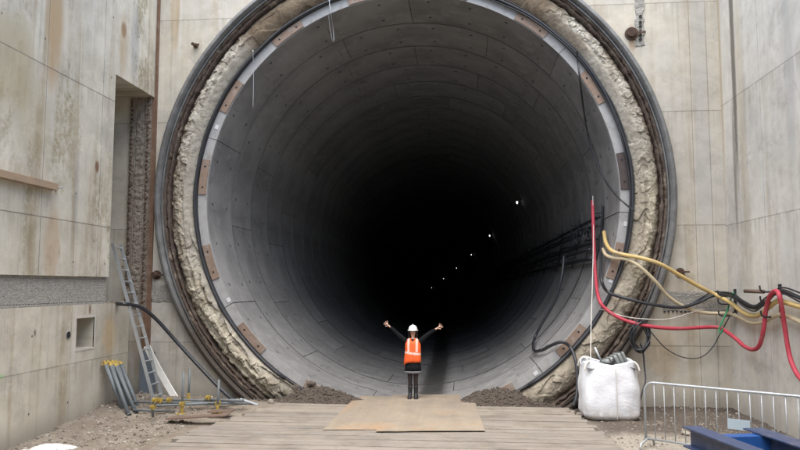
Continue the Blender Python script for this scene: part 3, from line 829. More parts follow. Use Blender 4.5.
# ------------------------------------------------------------------ timber mats and sheets
def edgeL(y): # deck edges on the ground as seen in the photo
    pts = [(-.55, -2.95), (-1.1, -3.15), (-3.3, -3.6), (-5.0, -3.75), (-9, -4.0)]
    for (a_, xa), (b_, xb) in zip(pts, pts[1:]):
        if a_ >= y >= b_: return xa+(xb-xa)*(a_-y)/(a_-b_)
    return pts[0][1] if y > -.55 else -4.0
def edgeR(y):
    pts = [(-.55, 3.45), (-1.2, 3.7), (-2.6, 3.75), (-4.0, 3.85), (-9, 3.6)]
    for (a_, xa), (b_, xb) in zip(pts, pts[1:]):
        if a_ >= y >= b_: return xa+(xb-xa)*(a_-y)/(a_-b_)
    return pts[0][1]
y = -.55; i = 0
while y > -10.5:
    mat_w = 1.08; npl = 4; pw_ = mat_w/npl
    t_ = empty('timber_mat', (0, y-mat_w/2, 0), f'{ORD[i]} timber mat of grey planks counted from the tunnel mouth', 'timber mat', 'timber mats laid across the shaft floor')
    if i == 0: t_['label'] = 'weathered plank mat lying closest to the tunnel mouth, under the plywood end'
    zt = .075+random.uniform(-.006, .006)
    for k in range(npl):
        yy = y-k*pw_
        a_ = edgeL(yy-pw_/2)+random.uniform(-.12, .12); b_ = edgeR(yy-pw_/2)+random.uniform(-.12, .12)
        mb = MB(); g_ = random.uniform(.001, .006)
        # worn plank: gridded top with slight cup, warp and chipped edges
        nxp, nyp = 90, 4; top = []; z_w = random.uniform(-.006, .006)
        for jj in range(nyp+1):
            for ii in range(nxp+1):
                x = a_+(b_-a_)*ii/nxp; v_ = jj/nyp
                yl = yy-g_-(pw_-2*g_)*v_
                if jj in (0, nyp): yl += .007*noise.noise(Vector((x*4, yy*9, jj)))*1.2
                zz = zt+z_w+.006*noise.noise(Vector((x*.8, yy*5, 0)))-.01*(abs(v_-.5)*2)**6-.004*abs(noise.noise(Vector((x*6, v_*2, yy))))
                top.append((x, yl, zz))
        o0 = len(mb.v); mb.v += top
        for jj in range(nyp):
            for ii in range(nxp):
                q = jj*(nxp+1)+ii; mb.f.append((q, q+1, q+nxp+2, q+nxp+1)); mb.m.append(0)
        rim = [ii for ii in range(nxp+1)]+[jj*(nxp+1)+nxp for jj in range(1, nyp+1)]+[nyp*(nxp+1)+ii for ii in range(nxp-1, -1, -1)]+[jj*(nxp+1) for jj in range(nyp-1, 0, -1)]
        o1 = len(mb.v); mb.v += [(top[q][0], top[q][1], -.06) for q in rim]
        L_ = len(rim)
        for q in range(L_): mb.f.append((rim[q], rim[(q+1) % L_], o1+(q+1) % L_, o1+q)); mb.m.append(0)
        o = mb.build('plank', m_deck, t_); autosmooth(o, 35); P_(o)
    y -= mat_w+.018; i += 1

def sheet(name, pts, th, mat, label, cat):
    mb = MB(); n = 16; a, b, c, d = [Vector(p) for p in pts]; top = []
    for j in range(n+1):
        for i_ in range(n+1):
            u, v = i_/n, j/n; p = (a*(1-u)+b*u)*(1-v)+(d*(1-u)+c*u)*v
            p = p+Vector((0, 0, .006*noise.noise(p*.9)+.004*noise.noise(p*4)+th)); top.append(p)
    mb.v += [tuple(p) for p in top]
    for j in range(n):
        for i_ in range(n):
            q = j*(n+1)+i_; mb.f.append((q, q+1, q+n+2, q+n+1)); mb.m.append(0)
    rim = list(range(n+1))+[j*(n+1)+n for j in range(1, n+1)]+[n*(n+1)+i_ for i_ in range(n-1, -1, -1)]+[j*(n+1) for j in range(n-1, 0, -1)]
    o1 = len(mb.v); mb.v += [(top[q].x, top[q].y, top[q].z-th) for q in rim]; L_ = len(rim)
    for q in range(L_): mb.f.append((rim[q], rim[(q+1) % L_], o1+(q+1) % L_, o1+q)); mb.m.append(0)
    o = mb.build(name, mat); autosmooth(o, 35); return tag(o, label, cat)
def gz(px, py, z): p = atZ(px, py, z); return (p.x, p.y, z)
sheet('plywood_sheet', [gz(323, 430, .082), gz(379, 430, .082), gz(398, 397, .055), gz(357, 396, .055)], .010, m_ply, 'orange-stained worn plywood sheet on the left half of the walkway', 'plywood sheet')
sheet('plywood_sheet', [gz(376, 431.5, .094), gz(485, 431, .094), gz(472.5, 394.5, .068), gz(392, 395.5, .068)], .012, m_ply, 'wide tan plywood sheet on the right, its edge lapping the left sheet', 'plywood sheet')
# white sheet on the ground bottom left
mb = MB(); n = 20
pc = atZ(42, 448, .05)
for j in range(n+1):
    for i_ in range(n+1):
        u, v = i_/n-.5, j/n-.5; x = pc.x+u*.75+v*.25; yy = pc.y-.2+v*.9
        mb.v.append((x, yy, .045+.03*fbm((x, yy, 5), 3, 3)+.03*math.cos(u*5)))
for j in range(n):
    for i_ in range(n):
        q = j*(n+1)+i_; mb.f.append((q, q+1, q+n+2, q+n+1)); mb.m.append(0)
o = mb.build('plastic_sheet', m_whiteb, smooth=True); md = o.modifiers.new('s', 'SOLIDIFY'); md.thickness = .01
tag(o, 'crumpled white plastic sheet lying on the gravel by the left wall', 'plastic sheet')

# ------------------------------------------------------------------ waler on the left wall
wa, wb = lX(-40, 166), lX(52, 187)
e = empty('timber_waler', (XL, wb.y, wb.z), 'pale timber beam bolted along the left wall', 'timber beam')
mb = MB(); zc = wb.z; mb.box((XL+.003, -12.5, zc-.065), (XL+.12, lX(52, 187).y, zc+.065), bev=.008); P_(mb.build('beam', m_waler, e))
mb = MB(); yv = lX(54, 187).y; mb.rod((XL, yv+.03, zc), (XL+.16, yv+.03, zc), .014); mb.box((XL+.02, yv+.0, zc-.03), (XL+.03, yv+.07, zc+.09)); mb.rod((XL+.1, yv-.02, zc-.02), (XL+.1, yv+.12, zc+.03), .012)
P_(mb.build('bolt', m_galv, e))

# ------------------------------------------------------------------ ladder
lad = empty('ladder', atY(158, 402, -1.4), 'aluminium ladder leaning on the ledge in the left corner', 'ladder')
def ladp(px, py, Y): return atY(px, py, Y)
A0, A1 = ladp(154.5, 404, -1.62), ladp(112.5, 243, -1.62)
B0 = A0+Vector((.0, .42, 0)); B1 = A1+Vector((.0, .36, 0))
dl = (A1-A0).normalized()
for a, b in ((A0, A1), (B0, B1)):
    mb = MB(); t1 = Vector((0, 1, 0)); t2 = dl.cross(t1).normalized()
    q = []
    for e_ in (a, b): q += [e_+t1*sx*.013+t2*sy*.035 for sx, sy in ((-1, -1), (1, -1), (1, 1), (-1, 1))]
    mb.add(q, [(0, 1, 2, 3), (4, 7, 6, 5), (0, 4, 5, 1), (1, 5, 6, 2), (2, 6, 7, 3), (3, 7, 4, 0)]); P_(mb.build('rail', m_alu, lad))
nr = 14
for i in range(nr):
    u = (i+.6)/nr; a = A0.lerp(A1, u); b = B0.lerp(B1, u); mb = MB(); mb.rod(a, b, .016, 8); P_(mb.build('rung', m_alu, lad))

# ------------------------------------------------------------------ props leaning on the left wall
tops = [(105.5, 364.5), (109, 364), (113, 363.5), (117, 364), (121, 364.5), (111, 366), (116, 366.5)]
bots = [(124, 411), (128, 410), (131, 409), (133.5, 408), (139, 408), (129, 413), (136, 411)]
for i in range(7):
    y_ = -2.9+.28*(i % 5)+(.1 if i > 4 else 0)
    # lean against wall: top close to the wall face, bottom further out
    top = atX(tops[i][0], tops[i][1], XL+.10+(.07 if i > 4 else 0)); bp = atZ(bots[i][0], bots[i][1], .12)
    bot = Vector((bp.x, min(bp.y, -.5), .08))
    e = empty('steel_prop', bot, f'{["first", "second", "third", "fourth", "fifth"][i] if i < 5 else ("lower left" if i == 5 else "lower right")} grey steel prop {"from the left" if i < 5 else "in front"} in the leaning bundle with yellow ends', 'steel prop', 'steel props leaning on the left wall')
    d = (top-bot).normalized(); mb = MB(); mb.rod(bot, top, .042, 12); P_(mb.build('tube', m_prop, e, smooth=True))
    mb = MB(); mb.rod(top-d*.01, top+d*.055, .042, 10); s_ = d.orthogonal().normalized(); mb.rod(top+d*.02-s_*.08, top+d*.03+s_*.08, .016, 8); mb.rod(top+d*.05, top+d*.09, .025, 8); P_(mb.build('yellow_head', m_yellow, e))
    mb = MB(); mb.rod(bot+d*.0, bot+d*.012, .06, 12); P_(mb.build('foot_plate', m_prop, e))

# dark board and white board behind the ladder
def slab(name, pts, th, mat, label, cat, nrm):
    mb = MB(); N = Vector(nrm)*th; q = [Vector(p) for p in pts]; mb.add(q+[p+N for p in q], [(0, 1, 2, 3), (7, 6, 5, 4), (0, 4, 5, 1), (1, 5, 6, 2), (2, 6, 7, 3), (3, 7, 4, 0)])
    return tag(mb.build(name, mat), label, cat)
slab('dark_board', [atY(139, 404, -.45), atY(155, 404, -.45), atY(155, 352, -.12), atY(140, 351, -.12)], .03, m_board, 'dark blue grey board standing upright behind the ladder', 'board', (0, .95, 0))
mb = MB(); pts = [atY(147, 347, -.5), atY(152, 358, -.55), atY(159, 371, -.62), atY(167, 385, -.72), atY(176, 400, -.85)]
for i, p in enumerate(pts):
    w_ = .085
    mb.v += [tuple(p+Vector((-w_, 0, 0))), tuple(p+Vector((w_, -.04, .04))), tuple(p+Vector((w_, -.015, .045))), tuple(p+Vector((-w_, .025, .005)))]
for i in range(len(pts)-1):
    for k in range(4): mb.f.append((i*4+k, i*4+(k+1) % 4, i*4+4+(k+1) % 4, i*4+4+k)); mb.m.append(0)
mb.f += [(0, 3, 2, 1), (16, 17, 18, 19)]; mb.m += [0, 0]
tag(mb.build('white_strip', m_whiteb), 'bent white plastic strip leaning down to the right of the ladder', 'plastic strip')

# scaffold tubes with couplers
sf = empty('scaffold_frame', atZ(190, 412, .1), 'low frame of grey scaffold tubes and yellow couplers on the rubble', 'scaffold frame')
def SP(px, py, Y): return atY(px, py, Y)
def tube_part(a, b, r=.026, m=m_prop):
    mb = MB(); mb.rod(a, b, r, 10); return P_(mb.build('scaffold_tube', m, sf, smooth=True))
tube_part(SP(131, 402, -1.9), SP(247, 403.5, -1.5)); tube_part(SP(150, 406, -2.3), SP(243, 402, -1.2)); tube_part(SP(160, 400, -1.4), SP(238, 400.5, -1.2), .024)
tube_part(SP(205, 400, -1.3), SP(243, 400.5, -1.7), .03); tube_part(SP(133, 410, -2.2), SP(175, 411, -2.0), .024); tube_part(SP(152, 398, -2.6), SP(153, 417, -2.6), .024)
for (x_, yb_, yt_, Y) in ((182.5, 414, 372, -2.0), (189, 401, 369, -1.3), (218, 413, 379.5, -1.9)):
    b_, t2_ = SP(x_-.8, yb_, Y), SP(x_+1, yt_, Y); b_.z = max(b_.z, .06)
    tube_part(b_, t2_, .024)
    mb = MB(); mb.box(b_+Vector((-.09, -.09, -.012)), b_+Vector((.09, .09, .004))); P_(mb.build('base_plate', m_yellow, sf))
    mb = MB(); mb.rod(b_, b_.lerp(t2_, .25), .034, 10); P_(mb.build('jack_sleeve', m_yellow, sf))
for (x_, y_, Y) in ((155, 400, -2.6), (160, 400.5, -2.5), (153, 407, -2.6), (208, 397.5, -1.5), (182, 404, -2.0), (218, 403, -1.8), (169, 400, -1.9)):
    c_ = SP(x_, y_, Y); mb = MB(); mb.box(c_-Vector((.05, .05, .04)), c_+Vector((.05, .05, .04)), bev=.012); mb.rod(c_+Vector((0, -.08, .01)), c_+Vector((0, .05, .01)), .012, 6); mb.rod(c_+Vector((.03, -.06, -.05)), c_+Vector((.03, -.06, .07)), .010, 6)
    P_(mb.build('coupler', m_yellow, sf))
for k, (px, py, rx, lb) in enumerate(((198, 417.5, .62, 'rusty flat steel plate on the rubble in front of scaffold tubes'), (221, 412, .25, 'small rusty plate under the right scaffold post'))):
    p = atZ(px, py, .12); mb = MB(); mb.box((p.x-rx, p.y-.13, .13), (p.x+rx, p.y+.13, .15), rot=Matrix.Rotation(R(-4+k*3), 3, 'Y'), org=(p.x, p.y, .13)); tag(mb.build('rusty_plate', m_orange_rust), lb, 'steel plate')
# long pale bars at foot of the left collar
mb = MB(); mb.rod(SP(240, 399, -1.2), SP(258, 405, -1.1), .03, 8); tag(mb.build('short_rod', m_galv), 'short pale steel rod at the foot of the left collar', 'rod')

# ------------------------------------------------------------------ hoses and cables
def hose(name, pts, r, mat, label, cat='hose', parts=None, n=12, sub=10):
    mb = MB(); mb.tube(pts, r, n, True, 0, sub); o = mb.build(name, mat, smooth=True); return tag(o, label, cat)
def FP(px, py, Y=-.2, m=.11):
    # keep leads inside the lining bore, or in front of the lining face and grout where they cross the rim
    while Y > -.12:
        p = atY(px, py, Y)
        if math.hypot(p.x, p.z-CZ) < RI-m: return p
        Y -= .05
    p = atY(px, py, Y); r = math.hypot(p.x, p.z-CZ)
    if 5.2 < r < 6.2: p = atY(px, py, min(Y, -.40 if r > 5.75 else -.30))
    return p
def WP(px, py, off=.12): return atX(px, py, XR-off)
hose('red_hose', [FP(592.5, 201, 1.5), FP(593, 215, 1.3), FP(594, 245, 1.0), FP(595.5, 275, .6), FP(599, 299, .2), FP(607, 310, -.1), FP(622, 319, -.4), FP(645, 325.5, -.55), FP(675, 328.5, -.5), FP(712, 327, -.35), FP(722, 329, -.5), WP(735, 338, .3), WP(744, 346, .25), WP(752, 349.5, .3), WP(759, 346, .3), WP(763.5, 330, .3), WP(766, 310, .28), WP(770, 296, .3), WP(776, 291, .34), WP(780, 298, .36), WP(784, 322, .25), WP(788, 348, .2), WP(793, 366, .2), WP(804, 382, .2), WP(830, 395, .2), WP(880, 400, .15), WP(950, 410, .12), WP(1100, 430, .1)], .041, m_hosered, 'thick red hose sagging from the tunnel wall to the right wall')
hose('yellow_hose', [FP(604, 232, 1.3), FP(606, 243, .8), FP(612, 251, .2), FP(625, 255, -.3), FP(641, 258, -.55), FP(660, 264, -.6), FP(680, 275.5, -.45), FP(700, 287, -.3), FP(716, 295, -.25), WP(731, 303, .2), WP(741, 311, .2), WP(750, 315.5, .2), WP(759, 315, .2), WP(768, 308, .2), WP(778, 301, .2), WP(787, 303, .2), WP(805, 308, .2), WP(840, 318, .2), WP(900, 325, .18), WP(990, 340, .15), WP(1150, 352, .12)], .046, m_hoseyel, 'bright yellow hose, the upper one crossing the portal rim')
hose('beige_hose', [FP(603, 249, 1.2), FP(606, 255, .8), FP(614, 258, .2), FP(627, 259.5, -.3), FP(639, 266, -.5), FP(655, 281, -.5), FP(669, 297, -.35), FP(688, 308.5, -.25), FP(708, 313, -.2), WP(729, 313.5, .15), WP(741, 318, .16), WP(752, 323, .16), WP(763, 322, .16), WP(775, 316, .16), WP(784, 315, .16), WP(803, 323, .16), WP(840, 338, .16), WP(900, 344, .15), WP(990, 355, .15), WP(1150, 372, .12)], .040, m_hosebei, 'beige hose below the yellow one, crossing the portal rim')
hose('black_cable', [FP(601, 236, 1.3), FP(601, 262, 1.0), FP(601.5, 280, .5), FP(608, 292, -.1), FP(625, 298, -.45), FP(650, 304, -.5), FP(678, 307.5, -.4), FP(697, 303, -.3), FP(712, 296, -.25), FP(722, 294, -.2), WP(734, 296, .2), WP(744, 304, .2), WP(755, 308, .2), WP(765, 303, .22), WP(774, 294, .2), WP(784, 291, .2), WP(803, 299, .2), WP(840, 310, .2), WP(900, 316, .18), WP(990, 325, .15), WP(1150, 338, .12)], .036, m_cable, 'thick black cable running under the yellow hose to the right wall', 'cable')
for i, (oy, sag) in enumerate(((-1.5, 0), (1.2, -1.5), (2.8, 1.2))):
    hose('black_cable', [FP(690, 305+oy*.3, -.3), FP(700, 299+oy*.5, -.3), FP(712, 294+oy, -.22), FP(722, 293.5+oy, -.2), WP(733, 295+oy, .26), WP(743, 302+oy+sag, .26), WP(755, 307+oy+sag, .26), WP(766, 299+oy, .26), WP(775, 292+oy, .26), WP(785, 290+oy*1.5, .24), WP(803, 297+oy*2.2, .22), WP(840, 308+oy*3, .2), WP(900, 312+oy*4, .18), WP(990, 322+oy*4, .15), WP(1150, 334+oy*5, .12)], .016, m_cable,
         ['thin black cable lying on top of the cable bunch on the right wall', 'thin black cable sagging least in the bunch on the right wall', 'thin black cable lowest in the bunch on the right wall'][i], 'cable')
hose('white_rope', [FP(600, 309, .1), FP(625, 316.5, -.45), FP(645, 319, -.55), FP(668, 319, -.5), FP(690, 313, -.3), FP(703, 309, -.2)], .009, m_cord, 'thin white cord slung just above the red hose', 'cord', n=6)
hose('thin_cable', [FP(644, 322, -.4), FP(655, 337, -.25), FP(668, 350, -.12), FP(684, 357.5, -.08), FP(700, 357.5, -.08), FP(712, 348, -.1), FP(722, 330, -.15), WP(730, 316, .15), WP(734, 312, .15)], .012, m_cable, 'thin dark cable looping low between the coil and the right corner', 'cable', n=6)
hose('white_rope', [FP(592.8, 196, 1.5), FP(593.5, 230, 1.1), FP(592.5, 280, .4), FP(591, 330, -.6), FP(590.5, 372, -1.5)], .010, m_cord, 'long thin white cord hanging down to the white bag', 'cord', n=6)
hose('green_rope', [WP(733.5, 293, .30), FP(731, 299, -.32), FP(727, 311, -.48), FP(722, 322, -.55), FP(719, 330, -.56), FP(721, 333, -.6), FP(723, 328, -.62)], .017, m_green, 'green rope tying the red hose up to the bracket', 'rope', n=8)
# cable hangers on the right wall
for i, (px, y0_, y1_) in enumerate(((735.5, 289, 317), (780.5, 284, 318))):
    p0 = rX(px, y0_); p1 = rX(px, y1_)
    e = empty('cable_hanger', (XR, p0.y, p1.z), ['black cable hanger on the right wall by the corner', 'black cable hanger on the right wall where the red hose hooks over'][i], 'bracket', 'cable hangers on the right wall')
    mb = MB(); mb.box((XR-.03, p0.y-.05, p1.z), (XR+.002, p0.y+.05, p0.z), bev=.004); P_(mb.build('back_plate', m_rubber, e))
    for zz in (p0.z-.12, (p0.z+p1.z)/2, p1.z+.05):
        mb = MB(); mb.tube([(XR-.02, p0.y, zz), (XR-.25, p0.y, zz-.03), (XR-.36, p0.y, zz+.0), (XR-.38, p0.y, zz+.09)], .017, 8); P_(mb.build('hook', m_rubber, e))
pA = rX(758, 291); pB = rX(772, 291.5)
mb = MB(); mb.rod((XR-.25, pA.y, pA.z), (XR-.28, pB.y-.3, pB.z), .04, 12); tag(mb.build('hose_stub', m_orange_rust, smooth=True), 'rusty pipe stub poking out beside the top of the red hose loop', 'pipe')
# coil of black cable
mb = MB(); pts = []; c0 = FP(640, 334, -.5); rr_ = random.Random(3)
for lp in range(7):
    ax_, az_ = rr_.uniform(.14, .24), rr_.uniform(.22, .36); ph = rr_.uniform(-.4, .4)
    for q in range(10):
        a = 2*PI*q/10; x = ax_*math.cos(a); z = az_*math.sin(a)
        pts.append(c0+Vector((x*math.cos(ph)-z*math.sin(ph), lp*.025-.08+.03*math.sin(a*2), x*math.sin(ph)+z*math.cos(ph)-.05)))
mb.tube(pts, .017, 7, True, 0, 4)
tag(mb.build('cable_coil', m_cable, smooth=True), 'tangled coil of black cable hanging from the red hose by the rim', 'cable coil')
hose('black_cable', [c0+Vector((0, 0, -.2)), FP(643, 352, -.5), FP(644.5, 368, -.5), FP(645.5, 380, -.6), FP(643, 390, -.8), FP(640, 400, -1.0)], .018, m_cable, 'black cable tail hanging from the coil behind the white bag', 'cable', n=8)
# left black cable, ring cables, hanging cables
hose('black_hose', [atX(112, 304, XL-.3), SP(122, 304, -1.75), SP(133, 305, -1.5), SP(144, 309, -1.2), SP(158, 321, -.9), SP(176, 341, -.7), SP(196, 363, -.7), SP(212, 380, -.8), SP(224, 392, -.9), SP(232, 399, -1.0), SP(240, 402.5, -1.1)], .042, m_cable, 'black hose drooping from the ledge down to the scaffold tubes')
def ringpath(r, a0, a1, y, wob=.02, s=0, n=120):
    return [Vector(((r+wob*noise.noise(Vector((R(a0+(a1-a0)*i/n)*4, s, 0))))*math.cos(R(a0+(a1-a0)*i/n)), y+wob*noise.noise(Vector((R(a0+(a1-a0)*i/n)*3, s+5, 0))), CZ+(r+wob*noise.noise(Vector((R(a0+(a1-a0)*i/n)*4, s, 0))))*math.sin(R(a0+(a1-a0)*i/n)))) for i in range(n+1)]
def rcable(r, a0, a1, y, rad, label, wob=.03, s=0):
    mb = MB(); mb.tube(ringpath(r, a0, a1, y, wob, s), rad, 8, False); tag(mb.build('rim_cable', m_cable, smooth=True), label, 'cable')
rcable(5.215, -58, 236, -.03, .036, 'thick black cable following the joint all round the tunnel rim', .03, 1)
rcable(5.16, -20, 84, -.045, .018, 'thin black cable along the upper right of the tunnel rim', .05, 9)
rcable(5.25, -10, 75, -.05, .014, 'thin outer cable beside the rim cable at upper right', .05, 15)
hose('hanging_cable', [FP(577, 50, -.03), FP(578, 62, .1), FP(580, 80, .5), FP(583, 105, .9), FP(588, 135, 1.1), FP(596, 160, 1.0), FP(606, 182, .7), FP(619, 198, .3), FP(634, 211, -.03)], .022, m_cable, 'loose black cable drooping inside the upper right of the tunnel', 'cable', n=8)
hose('hanging_wire', [FP(329, 0, .02), FP(331, 14, .1), FP(333, 28, .2), FP(334, 42, .25)], .009, m_galv, 'thin pale wire hanging from the crown at the upper left', 'wire', n=6)
hose('hanging_wire', [FP(329.5, 0, .04), FP(329, 20, .15), FP(332.5, 42, .25)], .007, m_galv, 'second thin wire hanging from the crown, slightly left', 'wire', n=6)
hose('hanging_wire', [FP(253, 50, -.05), FP(253.5, 75, -.05), FP(253, 108, -.05)], .008, m_galv, 'short thin wire dangling from the left rim', 'wire', n=6)
# black hose lower right over the lining lip
hose('black_hose', [FP(564, 256, 3.2), FP(562, 275, 3.0), FP(555, 300, 3.0), FP(541, 325, 3.1), FP(534, 340, 3.0), FP(534, 350, 2.5), FP(541, 350.5, 1.8), FP(552, 345, 1.0), FP(562, 342, .4), FP(570, 347, -.1), atY(575.5, 360, -.35), atY(577.5, 378, -.5), atY(576.5, 396, -.7), atY(573, 406, -.9)], .038, m_cable, 'black hose snaking out of the tunnel over the lower right lip')

# ------------------------------------------------------------------ services inside the tunnel
def tun(s, r, deg):  # point in the tunnel: distance along, radius, angle
    dx, dz = cl(s); return Vector((dx+r*math.cos(R(deg)), .06+s, CZ+dz+r*math.sin(R(deg))))
rr_ = random.Random(5)
cab = [(-4.5, .045, 'uppermost'), (-6.5, .03, 'second from the top'), (-8.5, .05, 'third from the top'), (-10.5, .028, 'fourth from the top'), (-12.5, .045, 'fifth from the top'), (-15, .042, 'second lowest'), (-17.5, .055, 'lowest and thickest')]
for i, (dg, rad, lb) in enumerate(cab):
    pts = []
    for k in range(0, 60):
        s_ = 1.6+k*.9*1.03
        ph = (s_ % 3.6)/3.6; sagd = -.8*math.sin(PI*ph)*(1 if rad < .04 else .15)
        pts.append(tun(s_, RI-.16-.05*(i % 3), dg+sagd))
    mb = MB(); mb.tube(pts, rad, 8, True, 0, 3)
    tag(mb.build('tunnel_cable', m_cable, smooth=True), f'{lb} of the cables and pipes along the right tunnel wall', 'cable', 'cables and pipes along the right tunnel wall')
e0 = None
for k in range(14):
    s_ = 1.8+k*3.6; p = tun(s_, RI, -10)
    if e0 is None:
        e0 = empty('cable_bracket', p, 'nearest cable bracket on the right tunnel wall', 'bracket', 'cable brackets along the right tunnel wall')
        mb = MB(); q0 = tun(s_, RI, -1)-p; q1 = tun(s_, RI, -19)-p; mb.tube([q0+Vector((-.03, 0, 0)), tun(s_, RI-.03, -10)-p, q1+Vector((-.03, 0, 0))], .03, 6); mb.build('upright', m_cable, e0)
        for dg in (-3, -7, -11, -15, -18.5):
            mb = MB(); a_ = tun(s_, RI-.02, dg)-p; mb.tube([a_, a_+Vector((-.24, 0, -.03)), a_+Vector((-.27, 0, .03))], .012, 6, False); mb.build('arm', m_cable, e0)
    else:
        c_ = copy_tree(e0); c_.location = p; c_['label'] = f'{ORD[k]} cable bracket from the mouth on the right tunnel wall'
# messy small leads near the mouth
labs = ['tangled thin lead looping below the first cable bracket', 'tangled thin lead hanging furthest down near the first bracket', 'tangled thin lead beside the second cable bracket', 'short loose lead over the top of the cable bunch']
for i in range(3):
    pts = []; s0 = 1.4+i*.8
    for q in range(14):
        a = q/13; pts.append(tun(s0+a*1.6+.3*rr_.uniform(-1, 1), RI-.30-.15*rr_.random(), -6-9*math.sin(a*PI)*rr_.uniform(.3, 1)))
    hose('loose_lead', pts, .014, m_cable, labs[i], 'cable', n=6, sub=6)
t = NT('lamp_glow'); em = t.n('ShaderNodeEmission'); em.inputs[0].default_value = (.95, 1, .96, 1); em.inputs[1].default_value = 1.3
t.nt.links.new(em.outputs[0], t.nt.nodes['Material Output'].inputs[0]); m_lamp = t.mat
for k in range(6):
    s_ = 18.6+k*18.0; dx, dz = cl(s_); p = Vector((4.22+dx, s_, 7.0+dz))
    e = empty('tunnel_lamp', p, f'{ORD[k]} small white lamp on the right tunnel wall from the mouth', 'lamp', 'small lamps along the right tunnel wall')
    mb = MB(); mb.box((-.05, -.10, .04), (.12, .10, .09), bev=.01); mb.box((.05, -.02, .05), (.4, .02, .08)); mb.build('housing', m_prop, e)
    mb = MB(); r_l = (.040, .032, .017, .015, .014, .014)[k]
    mb.loft([[(r_l*math.cos(2*PI*q/12)*c2, r_l*math.sin(2*PI*q/12)*c2, z2) for q in range(12)] for c2, z2 in ((.8, .04), (1, .0), (.85, -.045), (.4, -.07))]); mb.build('bulb', m_lamp, e, smooth=True)

# ------------------------------------------------------------------ bulk bag
def bag_mat():
    t = NT('woven_bag'); P = t.coords(); c = t.sep(P); n = t.noise(P, 4, 8, .7); f = t.noise(t.comb(c[0]*3, c[1]*3, c[2]*3), 3, 5, .6, 1.0)
    wv = ((c[2]*120).mod(1.0)-.5).abs()+(((c[0]+c[1])*120).mod(1.0)-.5).abs()
    col = t.mix(t.ramp(n, .4, .7), (.78, .80, .83), (.69, .71, .74))
    col = t.mix(t.ramp(c[2]+(n-.5)*.5, .0, .4, .65, 0)*t.ramp(t.noise(P, 6, 6, .7), .3, .55), col, (.42, .37, .31))
    return t.done(col, .75, f*1.2+wv*.12+t.noise(t.comb(c[0]*2.2, c[1]*2.2, c[2]*5.5), 2.2, 6, .65, 1.5)*1.2, .28, .03)
bp = atZ(613.5, 421, .0); bag = empty('bulk_bag', (bp.x, bp.y+.45, 0), 'full white woven bulk bag standing on the right of the timber mats', 'bulk bag')
bm_ = MB(); NR_, NZ = 96, 44; H = 1.13
for j in range(NZ+1):
    v = j/NZ; z = H*v
    hw = .565*(1+.055*math.sin(PI*min(1, v*1.1))-.03*v)*(1-.14*max(0, (.10-v)/.10)**2)
    ex = 4.2-1.2*v
    for i in range(NR_):
        a = 2*PI*i/NR_; c, s = math.cos(a), math.sin(a)
        k_ = (abs(c)**ex+abs(s)**ex)**(-1/ex)
        x = hw*k_*c; y = hw*.9*k_*s
        fold = .020*noise.noise(Vector((a*3.2, v*2, 1)))+.02*noise.noise(Vector((c*2+4, s*2, v*4)))+.012*v*noise.noise(Vector((a*9, v*1.2, 7)))
        seam = -.014*math.exp(-((x-.06)/.012)**2) if y < 0 else 0
        kk = 1+(fold+seam)/.55
        zz = z
        if v > .9: zz += (v-.9)*10*(.09*abs(k_*abs(c)*abs(s))*2-.03+.03*noise.noise(Vector((a*2, 5, 0))))
        bm_.v.append((x*kk, y*kk, zz))
for j in range(NZ):
    for i in range(NR_):
        k = (i+1) % NR_; bm_.f.append((j*NR_+i, j*NR_+k, (j+1)*NR_+k, (j+1)*NR_+i)); bm_.m.append(0)
bm_.f.append(tuple(range(NR_-1, -1, -1))); bm_.m.append(0)
o = bm_.build('sack', bag_mat(), bag, smooth=True); md = o.modifiers.new('s', 'SOLIDIFY'); md.thickness = .012
mb = MB()
for j in range(13):
    for i in range(13):
        x = -.5+i/12; y = -.46+.92*j/12; mb.v.append((x, y, 1.04+.08*noise.noise(Vector((x*3, y*3, 0)))))
for j in range(12):
    for i in range(12): q = j*13+i; mb.f.append((q, q+1, q+14, q+13)); mb.m.append(0)
mb.build('fill', m_board, bag, smooth=True)
for (sx, sy) in ((-1, -1), (1, -1), (1, 1), (-1, 1)):
    mb = MB(); cx, cy = .43*sx, .40*sy
    mb.tube([(cx-.0, cy-.12*sy, .98), (cx-.06*sx, cy-.13*sy, 1.14), (cx-.02*sx, cy-.06*sy, 1.19), (cx+.08*sx, cy, 1.13), (cx+.12*sx, cy+.03*sy, 1.0)], .02, 8); mb.build('lifting_loop', m_cord, bag, smooth=True)
mb = MB(); mb.tube([(.055, -.56, .03), (.058, -.57, .5), (.05, -.545, 1.08)], .009, 6); mb.build('seam', m_cord, bag, smooth=True)
# things poking out of the bag
o_ = bag.location
eb = empty('grey_drum', (o_.x+.17, o_.y-.05, 1.05), 'grey moulded plastic canister lying in the top of the white bag', 'canister')
rot = Matrix.Rotation(R(-24), 3, 'Y') @ Matrix.Rotation(R(20), 3, 'Z')
m_can = simple('grey_plastic', (.24, .26, .25), .5, var=.15)
mb = MB(); mb.box((-.26, -.14, 0.0), (.24, .14, .24), rot=rot, org=(0, 0, 0), bev=.05); mb.build('body', m_can, eb, smooth=True)
mb = MB()
for q in range(4): mb.box((-.16+q*.1, -.15, .03), (-.13+q*.1, .15, .25), rot=rot, org=(0, 0, 0), bev=.008)
mb.build('rib', simple('dark_grey_plastic', (.12, .13, .125), .5), eb)
mb = MB(); q_ = rot @ Vector((-.3, 0, .12)); mb.rod(rot @ Vector((-.24, 0, .12)), q_, .06, 12); mb.build('spout', m_can, eb, smooth=True)
mb = MB(); a = Vector((o_.x-.20, o_.y-.1, 1.0)); mb.rod(a+Vector((.1, 0, .05)), a+Vector((-.08, 0, .45)), .024, 10); tag(mb.build('steel_tube', m_galv, smooth=True), 'short pale tube sticking up out of the white bag', 'tube')
